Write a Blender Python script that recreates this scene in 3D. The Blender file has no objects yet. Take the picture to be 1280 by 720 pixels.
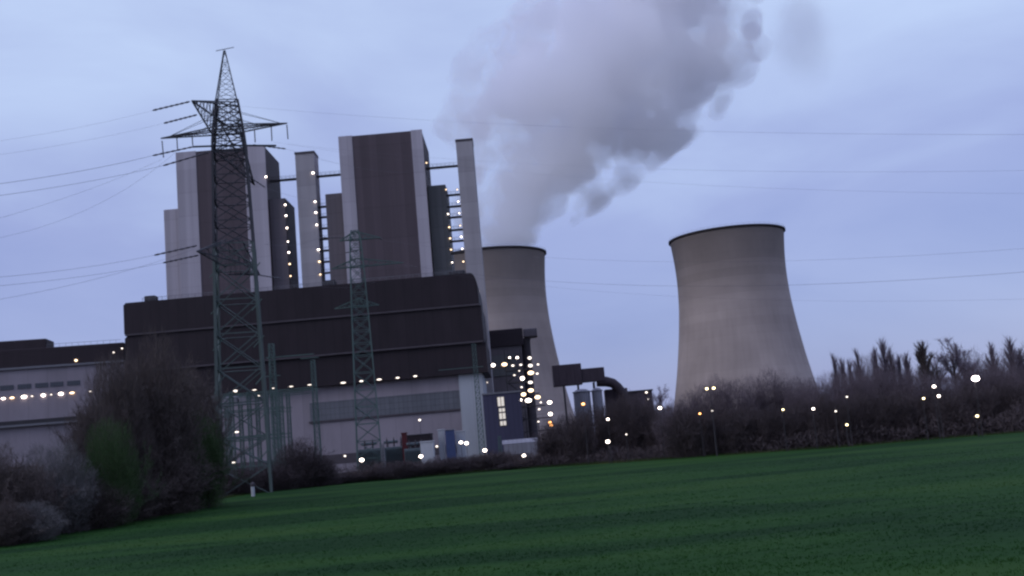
import bpy, math, random
import numpy as np
from mathutils import Vector, Matrix, noise

random.seed(7)
RNG = np.random.default_rng(7)
R = math.radians
col = bpy.context.scene.collection
scene = bpy.context.scene
HC = 5.5                      # eye height: a train on a low embankment

# ------------------------------------------------------------------ camera
F_PX, PITCH, ROLL = 1300.0, math.atan(190 / 1300), R(5.0)
fwd = Vector((0, math.cos(PITCH), math.sin(PITCH)))
up0 = Vector((0, -math.sin(PITCH), math.cos(PITCH)))
rt0 = Vector((1, 0, 0))
cam_x = rt0 * math.cos(ROLL) - up0 * math.sin(ROLL)
cam_y = rt0 * math.sin(ROLL) + up0 * math.cos(ROLL)
cam_p = Vector((0, 0, HC))
cd = bpy.data.cameras.new('camera')
cd.sensor_width = 36
cd.lens = 36 * F_PX / 1280
cd.clip_end = 20000
cd.clip_start = 0.5
camera = bpy.data.objects.new('camera', cd)
M4 = Matrix((cam_x, cam_y, -fwd)).transposed().to_4x4()
M4.translation = cam_p
camera.matrix_world = M4
col.objects.link(camera)
scene.camera = camera


def ray(u, v):
    return fwd * F_PX + cam_x * (u - 640) - cam_y * (v - 360)


def at(u, v, Y):
    """measured picture position at a known distance -> a point of the place"""
    d = ray(u, v)
    return cam_p + d * (Y / d.y)


def ground_at(u, v):
    d = ray(u, v)
    return cam_p + d * (-HC / d.z)


# ------------------------------------------------------------------ materials
def new_mat(name):
    m = bpy.data.materials.new(name)
    m.use_nodes = True
    nt = m.node_tree
    return m, nt, nt.nodes['Principled BSDF']


def nd(nt, typ, **kw):
    n = nt.nodes.new(typ)
    for k, v in kw.items():
        setattr(n, k, v)
    return n


def lk(nt, a, b):
    nt.links.new(a, b)


def mathn(nt, op, a, b=None, c=None):
    n = nd(nt, 'ShaderNodeMath', operation=op)
    for i, x in enumerate((a, b, c)):
        if x is None:
            continue
        if isinstance(x, (int, float)):
            n.inputs[i].default_value = x
        else:
            lk(nt, x, n.inputs[i])
    return n.outputs[0]


def mat(name, rgb, rough=0.7, var=0.25, scale=(0.25, 0.25, 0.03), seams=None, seam_dark=0.75, metal=0.0, fine=0.0):
    """base colour with weather streaks (noise in metres) and optional panel seams (spacing in metres)"""
    m, nt, b = new_mat(name)
    b.inputs['Roughness'].default_value = rough
    b.inputs['Metallic'].default_value = metal
    b.inputs['Specular IOR Level'].default_value = 0.5 if rough < 0.4 else 0.18
    geo = nd(nt, 'ShaderNodeNewGeometry')
    vm = nd(nt, 'ShaderNodeVectorMath', operation='MULTIPLY')
    lk(nt, geo.outputs['Position'], vm.inputs[0])
    vm.inputs[1].default_value = scale
    n1 = nd(nt, 'ShaderNodeTexNoise')
    n1.inputs['Scale'].default_value = 1.0
    n1.inputs['Detail'].default_value = 5
    n1.inputs['Roughness'].default_value = 0.6
    lk(nt, vm.outputs[0], n1.inputs['Vector'])
    val = mathn(nt, 'MULTIPLY_ADD', mathn(nt, 'SUBTRACT', n1.outputs['Fac'], 0.5), 2.4 * var, 1.0)
    if fine:
        n2 = nd(nt, 'ShaderNodeTexNoise')
        n2.inputs['Scale'].default_value = 0.6
        n2.inputs['Detail'].default_value = 6
        lk(nt, geo.outputs['Position'], n2.inputs['Vector'])
        val = mathn(nt, 'MULTIPLY', val, mathn(nt, 'MULTIPLY_ADD', mathn(nt, 'SUBTRACT', n2.outputs['Fac'], 0.5), 2 * fine, 1.0))
    if seams:
        sep = nd(nt, 'ShaderNodeSeparateXYZ')
        lk(nt, geo.outputs['Position'], sep.inputs[0])
        for s, o in zip(seams, ('X', 'Z')):
            if not s:
                continue
            q = mathn(nt, 'FRACT', mathn(nt, 'DIVIDE', sep.outputs[o], s))
            line = mathn(nt, 'LESS_THAN', q, min(0.25, 0.22 / s + 0.02))
            val = mathn(nt, 'MULTIPLY', val, mathn(nt, 'MULTIPLY_ADD', line, seam_dark - 1.0, 1.0))
            # each panel row a touch different
            fl = mathn(nt, 'FLOOR', mathn(nt, 'DIVIDE', sep.outputs[o], s))
            wn = nd(nt, 'ShaderNodeTexWhiteNoise', noise_dimensions='1D')
            lk(nt, fl, wn.inputs['W'])
            val = mathn(nt, 'MULTIPLY', val, mathn(nt, 'MULTIPLY_ADD', wn.outputs['Value'], 0.14, 0.93))
    mx = nd(nt, 'ShaderNodeVectorMath', operation='SCALE')
    mx.inputs[0].default_value = rgb
    lk(nt, val, mx.inputs['Scale'])
    lk(nt, mx.outputs[0], b.inputs['Base Color'])
    return m


def emis(name, rgb, strength):
    m, nt, b = new_mat(name)
    b.inputs['Base Color'].default_value = (0.6, 0.6, 0.6, 1)
    b.inputs['Emission Color'].default_value = (*rgb, 1)
    b.inputs['Emission Strength'].default_value = strength
    return m


M = {
    'grey_panel': mat('light grey cladding', (0.39, 0.36, 0.40), 0.6, 0.16, (0.5, 0.5, 0.02), (2.4, 9.0), 0.93),
    'brown_panel': mat('brown cladding', (0.092, 0.072, 0.082), 0.6, 0.18, (0.4, 0.4, 0.02), (3.1, 12.0), 0.9),
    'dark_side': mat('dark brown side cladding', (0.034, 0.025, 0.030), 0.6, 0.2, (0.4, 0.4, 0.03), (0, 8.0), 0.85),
    'wing_panel': mat('grey brown cladding', (0.135, 0.116, 0.128), 0.6, 0.16, (0.5, 0.5, 0.02), (2.0, 8.0), 0.9),
    'wing_green': mat('grey green cladding', (0.135, 0.135, 0.135), 0.6, 0.16, (0.5, 0.5, 0.02), (2.0, 8.0), 0.9),
    'shaft': mat('pale concrete shaft', (0.335, 0.315, 0.335), 0.75, 0.16, (0.6, 0.6, 0.025), (0, 6.0), 0.94),
    'black_band': mat('black purple cladding', (0.028, 0.021, 0.026), 0.6, 0.3, (0.2, 0.2, 0.06), (3.0, 0), 0.85),
    'ledge': mat('dull metal ledge', (0.075, 0.064, 0.074), 0.6, 0.25, (0.3, 0.3, 0.5)),
    'hall_wall': mat('grey hall wall', (0.255, 0.225, 0.255), 0.75, 0.2, (0.2, 0.2, 0.05), (6.0, 0), 0.93),
    'hall_end': mat('pale bluish end wall', (0.38, 0.40, 0.44), 0.7, 0.12, (0.3, 0.3, 0.05), (4.0, 0), 0.93),
    'win_band': mat('dull glazed band', (0.115, 0.118, 0.135), 0.25, 0.15, (0.4, 0.4, 0.4), (1.5, 1.9), 0.82),
    'dark_window': mat('dark window glass', (0.05, 0.055, 0.07), 0.15, 0.1, (0.4, 0.4, 0.4), (0.9, 0), 0.7),
    'blue_panel': mat('dark blue cladding', (0.055, 0.053, 0.090), 0.6, 0.2, (0.3, 0.3, 0.04), (1.5, 0), 0.85),
    'steel': mat('dark steel', (0.045, 0.042, 0.048), 0.5, 0.2, (0.5, 0.5, 0.5)),
    'rail': mat('galvanised rail', (0.16, 0.16, 0.18), 0.5, 0.15, (0.5, 0.5, 0.5)),
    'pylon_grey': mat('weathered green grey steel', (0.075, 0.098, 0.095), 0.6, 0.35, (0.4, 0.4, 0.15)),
    'pylon_teal': mat('teal painted steel', (0.080, 0.122, 0.115), 0.6, 0.3, (0.4, 0.4, 0.15)),
    'insul': mat('brown glazed insulators', (0.03, 0.022, 0.028), 0.35, 0.2, (2, 2, 2)),
    'wire': mat('aluminium conductor', (0.11, 0.11, 0.135), 0.5, 0.1, (0.3, 0.3, 0.3)),
    'white_paint': mat('dirty white paint', (0.45, 0.46, 0.49), 0.6, 0.15, (0.5, 0.5, 0.2)),
    'pale_metal': mat('pale metal sheet', (0.22, 0.215, 0.245), 0.5, 0.15, (0.5, 0.5, 0.1), (1.0, 0), 0.85),
    'red_paint': mat('dull red paint', (0.09, 0.022, 0.026), 0.5, 0.2, (1, 1, 1)),
    'blue_paint': mat('blue paint', (0.06, 0.08, 0.17), 0.5, 0.2, (1, 1, 1)),
    'trafo': mat('grey green transformer paint', (0.10, 0.125, 0.135), 0.5, 0.25, (1, 1, 1)),
    'pipe': mat('brown coated pipe', (0.045, 0.035, 0.042), 0.6, 0.25, (0.3, 0.3, 0.3)),
    'galv': mat('dull conveyor cladding', (0.060, 0.045, 0.055), 0.6, 0.25, (0.4, 0.4, 0.1), (3.5, 0), 0.75),
    'soil': mat('dark soil and weeds', (0.040, 0.038, 0.026), 0.95, 0.5, (0.12, 0.12, 0.12), fine=0.4),
    'bark': mat('grey brown bark', (0.075, 0.060, 0.064), 0.9, 0.3, (0.8, 0.8, 0.3)),
    'twig': mat('bare purple brown twigs', (0.130, 0.104, 0.118), 0.9, 0.35, (0.1, 0.1, 0.1)),
    'twig_dark': mat('dark brown twigs', (0.094, 0.075, 0.070), 0.9, 0.4, (0.14, 0.14, 0.14)),
    'twig_hedge': mat('dark hedge twigs', (0.072, 0.057, 0.060), 0.9, 0.4, (0.14, 0.14, 0.14)),
    'pylon_backlit': mat('steel darkened as backlit', (0.045, 0.045, 0.054), 0.6, 0.3, (0.4, 0.4, 0.15)),  # same pylon steel; backlit darkness against the sky put into its colour
    'twig_green': mat('budding green twigs', (0.045, 0.080, 0.030), 0.9, 0.4, (0.2, 0.2, 0.2)),
    'twig_pale': mat('pale lichen twigs', (0.125, 0.12, 0.12), 0.9, 0.4, (0.3, 0.3, 0.3)),
    'twig_poplar': mat('upright poplar twigs', (0.19, 0.155, 0.195), 0.9, 0.3, (0.1, 0.1, 0.1)),
    'lamp': emis('white lamp glass', (1.0, 0.86, 0.76), 9.0),
    'lamp_warm': emis('warm lamp glass', (1.0, 0.70, 0.42), 4.0),
    'lamp_soft': emis('dim lamp glass', (1.0, 0.87, 0.76), 2.6),
    'lamp_big': emis('bright floodlight glass', (1.0, 0.86, 0.82), 26.0),
    'lamp_yellow': emis('yellow lamp glass', (1.0, 0.80, 0.42), 7.0),
    'lamp_orange': emis('orange lamp glass', (1.0, 0.42, 0.12), 7.0),
    'lit_window': emis('lit window glass', (1.0, 0.88, 0.68), 0.50),
}


def concrete_tower_mat():
    m, nt, b = new_mat('cooling tower concrete')
    b.inputs['Roughness'].default_value = 0.9
    tc = nd(nt, 'ShaderNodeTexCoord')
    sep = nd(nt, 'ShaderNodeSeparateXYZ')
    lk(nt, tc.outputs['Object'], sep.inputs[0])
    ang = mathn(nt, 'ARCTAN2', sep.outputs['Y'], sep.outputs['X'])
    cmb = nd(nt, 'ShaderNodeCombineXYZ')
    lk(nt, mathn(nt, 'MULTIPLY', ang, 9.0), cmb.inputs['X'])
    lk(nt, mathn(nt, 'MULTIPLY', sep.outputs['Z'], 0.025), cmb.inputs['Y'])
    n1 = nd(nt, 'ShaderNodeTexNoise')                       # run-off streaks
    n1.inputs['Scale'].default_value = 1.6
    n1.inputs['Detail'].default_value = 6
    lk(nt, cmb.outputs[0], n1.inputs['Vector'])
    n2 = nd(nt, 'ShaderNodeTexNoise')                       # big patches
    n2.inputs['Scale'].default_value = 0.028
    n2.inputs['Detail'].default_value = 4
    lk(nt, tc.outputs['Object'], n2.inputs['Vector'])
    lift = mathn(nt, 'FRACT', mathn(nt, 'DIVIDE', sep.outputs['Z'], 5.0))
    line = mathn(nt, 'LESS_THAN', lift, 0.12)
    fl = mathn(nt, 'FLOOR', mathn(nt, 'DIVIDE', sep.outputs['Z'], 5.0))
    wn = nd(nt, 'ShaderNodeTexWhiteNoise', noise_dimensions='1D')
    lk(nt, fl, wn.inputs['W'])
    v = mathn(nt, 'MULTIPLY_ADD', mathn(nt, 'SUBTRACT', n1.outputs['Fac'], 0.5), 0.30, 1.0)
    v = mathn(nt, 'MULTIPLY', v, mathn(nt, 'MULTIPLY_ADD', mathn(nt, 'SUBTRACT', n2.outputs['Fac'], 0.5), 0.9, 1.0))
    v = mathn(nt, 'MULTIPLY', v, mathn(nt, 'MULTIPLY_ADD', line, -0.025, 1.0))
    v = mathn(nt, 'MULTIPLY', v, mathn(nt, 'MULTIPLY_ADD', wn.outputs['Value'], 0.11, 0.945))
    # sooty, wet collar of old staining below the rim, with a ragged lower edge
    zz = mathn(nt, 'MULTIPLY_ADD', n1.outputs['Fac'], 26.0, sep.outputs['Z'])
    mr = nd(nt, 'ShaderNodeMapRange', interpolation_type='SMOOTHSTEP')
    mr.inputs['From Min'].default_value = 78
    mr.inputs['From Max'].default_value = 138
    mr.inputs['To Min'].default_value = 1.0
    mr.inputs['To Max'].default_value = 0.52
    lk(nt, zz, mr.inputs['Value'])
    v = mathn(nt, 'MULTIPLY', v, mr.outputs[0])
    sc = nd(nt, 'ShaderNodeVectorMath', operation='SCALE')
    sc.inputs[0].default_value = (0.365, 0.303, 0.280)
    lk(nt, v, sc.inputs['Scale'])
    lk(nt, sc.outputs[0], b.inputs['Base Color'])
    return m


M['tower_concrete'] = concrete_tower_mat()
M['rim'] = mat('dark wet rim', (0.055, 0.048, 0.050), 0.8, 0.2, (0.2, 0.2, 0.2))


def field_mat(name, a, b_, c):
    m, nt, b = new_mat(name)
    b.inputs['Roughness'].default_value = 0.85
    b.inputs['Specular IOR Level'].default_value = 0.04
    geo = nd(nt, 'ShaderNodeNewGeometry')
    vm = nd(nt, 'ShaderNodeVectorMath', operation='MULTIPLY')
    lk(nt, geo.outputs['Position'], vm.inputs[0])
    vm.inputs[1].default_value = (0.022, 0.085, 0.0)
    n1 = nd(nt, 'ShaderNodeTexNoise')
    n1.inputs['Scale'].default_value = 1.0
    n1.inputs['Detail'].default_value = 5
    n1.inputs['Roughness'].default_value = 0.55
    lk(nt, vm.outputs[0], n1.inputs['Vector'])
    rp = nd(nt, 'ShaderNodeValToRGB')
    e = rp.color_ramp.elements
    e[0].position, e[0].color = 0.42, (*a, 1)
    e[1].position, e[1].color = 0.53, (*b_, 1)
    e2 = rp.color_ramp.elements.new(0.72)
    e2.color = (*c, 1)
    lk(nt, n1.outputs['Fac'], rp.inputs['Fac'])
    n2 = nd(nt, 'ShaderNodeTexNoise')
    n2.inputs['Scale'].default_value = 1.1
    n2.inputs['Detail'].default_value = 7
    lk(nt, geo.outputs['Position'], n2.inputs['Vector'])
    sc = nd(nt, 'ShaderNodeVectorMath', operation='SCALE')
    lk(nt, rp.outputs['Color'], sc.inputs[0])
    lk(nt, mathn(nt, 'MULTIPLY_ADD', mathn(nt, 'SUBTRACT', n2.outputs['Fac'], 0.5), 0.28, 1.0), sc.inputs['Scale'])
    lk(nt, sc.outputs[0], b.inputs['Base Color'])
    bp = nd(nt, 'ShaderNodeBump')
    bp.inputs['Strength'].default_value = 0.3
    bp.inputs['Distance'].default_value = 0.2
    lk(nt, n2.outputs['Fac'], bp.inputs['Height'])
    lk(nt, bp.outputs[0], b.inputs['Normal'])
    return m


M['field'] = field_mat('young cereal crop', (0.010, 0.035, 0.009), (0.018, 0.056, 0.012), (0.030, 0.070, 0.014))
M['grass'] = field_mat('crop blades', (0.010, 0.035, 0.009), (0.018, 0.056, 0.012), (0.030, 0.070, 0.014))
M['verge'] = field_mat('rough verge grass', (0.030, 0.050, 0.018), (0.045, 0.070, 0.025), (0.070, 0.078, 0.034))

# ------------------------------------------------------------------ object helpers
WM = {}


def link(o, parent=None, loc=(0, 0, 0), rz=0.0, label=None, cat=None, group=None, kind=None):
    col.objects.link(o)
    o.location = loc
    o.rotation_euler = (0, 0, rz)
    m = Matrix.Translation(Vector(loc)) @ Matrix.Rotation(rz, 4, 'Z')
    if parent is not None:
        o.parent = parent
        m = WM[parent.name] @ m
    WM[o.name] = m
    if label:
        o['label'] = label
    if cat:
        o['category'] = cat
    if group:
        o['group'] = group
    if kind:
        o['kind'] = kind
    return o


def thing(name, loc, label, cat, group=None, rz=0.0):
    return link(bpy.data.objects.new(name, None), None, loc, rz, label, cat, group)


class MB:
    """collects polygons (in place coordinates, or local ones) for ONE mesh object"""

    def __init__(s):
        s.v, s.f, s.mi = [], [], []

    def face(s, pts, mi=0):
        i = len(s.v)
        s.v += [tuple(p) for p in pts]
        s.f.append(tuple(range(i, i + len(pts))))
        s.mi.append(mi)

    def box(s, x0, x1, y0, y1, z0, z1, mi=0, bev=0.0):
        i = len(s.v)
        if bev:
            # plan with chamfered vertical corners and chamfered top
            def ring(d, z):
                return [(x0 + bev + d, y0 + d, z), (x1 - bev - d, y0 + d, z), (x1 - d, y0 + bev + d, z), (x1 - d, y1 - bev - d, z),
                        (x1 - bev - d, y1 - d, z), (x0 + bev + d, y1 - d, z), (x0 + d, y1 - bev - d, z), (x0 + d, y0 + bev + d, z)]
            s.v += ring(0, z0) + ring(0, z1 - bev) + ring(bev * 0.9, z1)
            for k in range(2):
                for a in range(8):
                    b = (a + 1) % 8
                    s.f.append((i + k * 8 + a, i + k * 8 + b, i + k * 8 + 8 + b, i + k * 8 + 8 + a))
                    s.mi.append(mi)
            s.f.append(tuple(i + 16 + a for a in range(8)))
            s.f.append(tuple(i + a for a in reversed(range(8))))
            s.mi += [mi, mi]
            return
        s.v += [(x0, y0, z0), (x1, y0, z0), (x1, y1, z0), (x0, y1, z0), (x0, y0, z1), (x1, y0, z1), (x1, y1, z1), (x0, y1, z1)]
        for q in ((0, 3, 2, 1), (4, 5, 6, 7), (0, 1, 5, 4), (1, 2, 6, 5), (2, 3, 7, 6), (3, 0, 4, 7)):
            s.f.append(tuple(i + k for k in q))
            s.mi.append(mi)

    def tube(s, pts, r, n=4, mi=0, cap=True):
        pts = [Vector(p) for p in pts]
        if isinstance(r, (int, float)):
            r = [r] * len(pts)
        i0 = len(s.v)
        for k, p in enumerate(pts):
            a = pts[max(k - 1, 0)]
            b = pts[min(k + 1, len(pts) - 1)]
            t = (b - a)
            t = t.normalized() if t.length > 1e-9 else Vector((0, 0, 1))
            e1 = t.cross(Vector((0, 0, 1)) if abs(t.z) < 0.9 else Vector((1, 0, 0))).normalized()
            e2 = t.cross(e1)
            for j in range(n):
                an = 2 * math.pi * (j + 0.5) / n
                s.v.append(tuple(p + (e1 * math.cos(an) + e2 * math.sin(an)) * r[k]))
        for k in range(len(pts) - 1):
            for j in range(n):
                j2 = (j + 1) % n
                s.f.append((i0 + k * n + j, i0 + k * n + j2, i0 + (k + 1) * n + j2, i0 + (k + 1) * n + j))
                s.mi.append(mi)
        if cap:
            s.f.append(tuple(i0 + j for j in reversed(range(n))))
            s.f.append(tuple(i0 + (len(pts) - 1) * n + j for j in range(n)))
            s.mi += [mi, mi]

    def lathe(s, prof, n, c=(0, 0, 0), closed=False, mi=0):
        i0 = len(s.v)
        for (r, z) in prof:
            for j in range(n):
                a = 2 * math.pi * j / n
                s.v.append((c[0] + r * math.cos(a), c[1] + r * math.sin(a), c[2] + z))
        m = len(prof)
        for k in range(m if closed else m - 1):
            k2 = (k + 1) % m
            for j in range(n):
                j2 = (j + 1) % n
                s.f.append((i0 + k * n + j, i0 + k * n + j2, i0 + k2 * n + j2, i0 + k2 * n + j))
                s.mi.append(mi)

    def build(s, name, mats, parent=None, local=False, loc=None, smooth=False, **tags):
        if not isinstance(mats, (list, tuple)):
            mats = [mats]
        me = bpy.data.meshes.new(name)
        o = bpy.data.objects.new(name, me)
        if parent is not None:
            W = WM[parent.name]
            vs = s.v if local else [tuple(W.inverted() @ Vector(p)) for p in s.v]
            link(o, parent, **tags)
        else:
            loc = Vector(loc or (0, 0, 0))
            vs = s.v if local else [tuple(Vector(p) - loc) for p in s.v]
            link(o, None, loc, **tags)
        me.from_pydata(vs, [], s.f)
        for m in mats:
            me.materials.append(m)
        me.polygons.foreach_set('material_index', s.mi)
        if smooth:
            me.polygons.foreach_set('use_smooth', [True] * len(s.f))
        me.update()
        return o


def np_mesh(name, verts, tris, mt):
    me = bpy.data.meshes.new(name)
    me.vertices.add(len(verts))
    me.vertices.foreach_set('co', np.asarray(verts, np.float32).ravel())
    n = len(tris)
    me.loops.add(n * 3)
    me.loops.foreach_set('vertex_index', np.asarray(tris, np.int32).ravel())
    me.polygons.add(n)
    me.polygons.foreach_set('loop_start', np.arange(0, n * 3, 3, dtype=np.int32))
    me.polygons.foreach_set('loop_total', np.full(n, 3, np.int32))
    me.update(calc_edges=True)
    me.materials.append(mt)
    return me


TANR = math.tan(ROLL)


LAMP_RND = random.Random(5)


def lamp_part(parent, p, size=0.9, m='lamp', h=None):
    """small bulkhead lamp: housing with a glowing lens facing the camera side, fixed at p"""
    size *= 0.86 * LAMP_RND.uniform(.75, 1.15)
    if m == 'lamp' and LAMP_RND.random() < .4:
        m = 'lamp_warm'
    h = (h or size * 0.75)
    b = MB()
    b.box(p.x - size / 2 - .12, p.x + size / 2 + .12, p.y - .25, p.y + .35, p.z + h / 2, p.z + h / 2 + .18, 0)
    i0 = len(b.v)
    b.lathe([(.01, -h * .5)] + [(size * .5 * math.cos(a), h * .5 * math.sin(a)) for a in np.linspace(-1.2, 1.2, 6)] + [(.01, h * .5 - .003)], 12, (p.x, p.y, p.z), mi=1)
    for k in range(i0, len(b.v)):
        q = b.v[k]
        b.v[k] = (q[0], p.y + (q[1] - p.y) * min(1, .5 / size), q[2])
    return b.build('lamp', [M['steel'], M[m]], parent)


# ------------------------------------------------------------------ sky, sun
world = bpy.data.worlds.new('World')
scene.world = world
world.use_nodes = True
nt = world.node_tree
bg = nt.nodes['Background']
SUN_EL, SUN_AZ = R(38), R(238)          # low behind the train, dim through the overcast (azimuth clockwise from +Y)
sky = nd(nt, 'ShaderNodeTexSky', sky_type='NISHITA')
sky.sun_disc = False
sky.sun_elevation = SUN_EL
sky.sun_rotation = SUN_AZ
lk(nt, sky.outputs[0], bg.inputs['Color'])
bg.inputs['Strength'].default_value = 0.03
tc = nd(nt, 'ShaderNodeTexCoord')
sep = nd(nt, 'ShaderNodeSeparateXYZ')
lk(nt, tc.outputs['Generated'], sep.inputs[0])
mp = nd(nt, 'ShaderNodeVectorMath', operation='MULTIPLY')
mp.inputs[1].default_value = (1.5, 1.5, 4.5)
lk(nt, tc.outputs['Generated'], mp.inputs[0])
ns = nd(nt, 'ShaderNodeTexNoise')
ns.inputs['Scale'].default_value = 1.7
ns.inputs['Detail'].default_value = 6
ns.inputs['Roughness'].default_value = 0.5
ns.inputs['Distortion'].default_value = 0.4
lk(nt, mp.outputs[0], ns.inputs['Vector'])
el = mathn(nt, 'ADD', sep.outputs['Z'], mathn(nt, 'MULTIPLY_ADD', ns.outputs['Fac'], 0.46, -0.23))
rp = nd(nt, 'ShaderNodeValToRGB')
e = rp.color_ramp.elements
e[0].position, e[0].color = 0.0, (0.165, 0.198, 0.440, 1)
e[1].position, e[1].color = 0.42, (0.430, 0.520, 0.735, 1)
x = rp.color_ramp.elements.new(0.85)
x.color = (0.540, 0.590, 1.000, 1)
x = rp.color_ramp.elements.new(0.20)
x.color = (0.255, 0.292, 0.530, 1)
lk(nt, el, rp.inputs['Fac'])
bg2 = nd(nt, 'ShaderNodeBackground')
bg2.inputs['Strength'].default_value = 1.12
# dusk: the cloud sheet is brighter over the power station than behind the train
dk = nd(nt, 'ShaderNodeMapRange', interpolation_type='SMOOTHSTEP')
dk.inputs['From Min'].default_value = -0.9
dk.inputs['From Max'].default_value = 0.75
dk.inputs['To Min'].default_value = 0.84
dk.inputs['To Max'].default_value = 1.0
lk(nt, sep.outputs['Y'], dk.inputs['Value'])
sm = nd(nt, 'ShaderNodeVectorMath', operation='SCALE')
lk(nt, rp.outputs[0], sm.inputs[0])
lk(nt, dk.outputs[0], sm.inputs['Scale'])
lk(nt, sm.outputs[0], bg2.inputs['Color'])
ad = nd(nt, 'ShaderNodeAddShader')
lk(nt, bg.outputs[0], ad.inputs[0])
lk(nt, bg2.outputs[0], ad.inputs[1])
lk(nt, ad.outputs[0], nt.nodes['World Output'].inputs['Surface'])

sl = bpy.data.lights.new('sun', 'SUN')
sl.energy = 0.55
sl.angle = R(25)
sl.color = (1.0, 0.96, 0.93)
sun = bpy.data.objects.new('sun', sl)
sd = Vector((math.sin(SUN_AZ) * math.cos(SUN_EL), math.cos(SUN_AZ) * math.cos(SUN_EL), math.sin(SUN_EL)))
sun.rotation_euler = sd.to_track_quat('Z', 'Y').to_euler()
col.objects.link(sun)

# ------------------------------------------------------------------ ground and field
b = MB()
S = 4000
b.face([(-S, -S, 0), (S, -S, 0), (S, S, 0), (-S, S, 0)])
b.build('ground', M['soil'], kind='structure')

edge_px = [(0, 682), (60, 669), (130, 655), (200, 641), (270, 626), (320, 618), (420, 606), (530, 597), (640, 588), (750, 581), (860, 574), (1040, 562), (1160, 552), (1280, 543), (1330, 539)]
edge = [Vector((-49.5, -40, 0)), Vector((-49.3, 40, 0)), Vector((-49, 75, 0))] + [ground_at(*p) for p in edge_px] + [Vector((150, 150, 0)), Vector((300, 140, 0))]
cum = [0]
for a, c in zip(edge, edge[1:]):
    cum.append(cum[-1] + (c - a).length)


def edge_point(s):
    s = min(max(s, 0), cum[-1] - 1e-6)
    for k in range(len(edge) - 1):
        if s <= cum[k + 1]:
            t = (s - cum[k]) / (cum[k + 1] - cum[k])
            return edge[k].lerp(edge[k + 1], t)
    return edge[-1]


def und(x, y):
    """gentle unevenness of the field, metres"""
    return 0.16 * noise.noise((x * 0.03, y * 0.06, 1.3)) + 0.07 * noise.noise((x * 0.10 + y * 0.02, y * 0.35, 4.1)) + 0.02 * noise.noise((x * .5, y * .8, 2.0)) + 0.22


NS, NR = 220, 150
verts, faces = [], []
for j in range(NR + 1):
    t = (j / NR) ** 0.8
    for i in range(NS + 1):
        s = cum[-1] * i / NS
        e_ = edge_point(s)
        near = Vector((-49.5 + 350 * (i / NS), -40, 0))
        wob = 1.0 + 0.006 * noise.noise((s * 0.08, 3.0, 0.5))
        p = near.lerp(e_, t * wob)
        verts.append((p.x, p.y, und(p.x, p.y)))
for j in range(NR):
    for i in range(NS):
        a = j * (NS + 1) + i
        faces.append((a, a + 1, a + NS + 2, a + NS + 1))
me = bpy.data.meshes.new('field')
me.from_pydata(verts, [], faces)
me.polygons.foreach_set('use_smooth', [True] * len(faces))
me.materials.append(M['field'])
link(bpy.data.objects.new('field', me), kind='structure')


def in_field(x, y):
    k = 0
    inside = False
    poly = [(p.x, p.y) for p in edge] + [(300, -40)]
    j = len(poly) - 1
    for i in range(len(poly)):
        xi, yi = poly[i]
        xj, yj = poly[j]
        if (yi > y) != (yj > y) and x < (xj - xi) * (y - yi) / (yj - yi) + xi:
            inside = not inside
        j = i
    return inside


def blades(name, pts, hmin, hmax, w, mt, per=3, label=None):
    """tufts of blades: triangles fanned out of each root"""
    P = np.repeat(np.array(pts, np.float32), per, axis=0)
    n = len(P)
    a = RNG.uniform(0, 2 * np.pi, n)
    h = RNG.uniform(hmin, hmax, n)
    lean = RNG.uniform(0.1, 0.6, n) * h
    la = RNG.uniform(0, 2 * np.pi, n)
    wv = np.stack([np.cos(a) * w, np.sin(a) * w, np.zeros(n)], 1)
    off = RNG.uniform(-0.08, 0.08, (n, 3))
    off[:, 2] = 0
    P = P + off
    tip = P + np.stack([np.cos(la) * lean, np.sin(la) * lean, h], 1)
    V = np.stack([P - wv, P + wv, tip], 1).reshape(-1, 3)
    T = np.arange(n * 3).reshape(-1, 3)
    o = bpy.data.objects.new(name, np_mesh(name, V, T, mt))
    link(o, kind='stuff', label=label)
    return o


pts = []
while len(pts) < 60000:
    d = 30 + 110 * random.random() ** 1.7
    a = random.uniform(-0.52, 0.56)
    x_, y_ = d * math.sin(a), d * math.cos(a)
    if in_field(x_, y_):
        dens = noise.noise((x_ * 0.05, y_ * 0.16, 7.7))
        if dens > -0.45 or random.random() < 0.5:
            pts.append((x_, y_, und(x_, y_) - 0.02))
blades('grass', pts, 0.03, 0.10, 0.022, M['grass'], label='short green crop covering the whole field')
pts = []
for k in range(16000):                          # ragged grass verge along the field's edge
    s = random.uniform(cum[1], cum[-2])
    p = edge_point(s)
    q = p + Vector((random.gauss(0, 1.0), random.gauss(0.8, 1.0), 0))
    pts.append((q.x, q.y, 0.0))
blades('verge_grass', pts, 0.3, 0.75, 0.03, M['verge'], per=3, label='ragged pale green grass along the far edge of the field')

# ------------------------------------------------------------------ cooling towers
CT_PROF = [(47.5, 0), (45.6, 9), (42.6, 22), (39.0, 40), (35.9, 60), (33.9, 78), (33.3, 92), (33.6, 104), (34.4, 113), (35.0, 119)]


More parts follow.
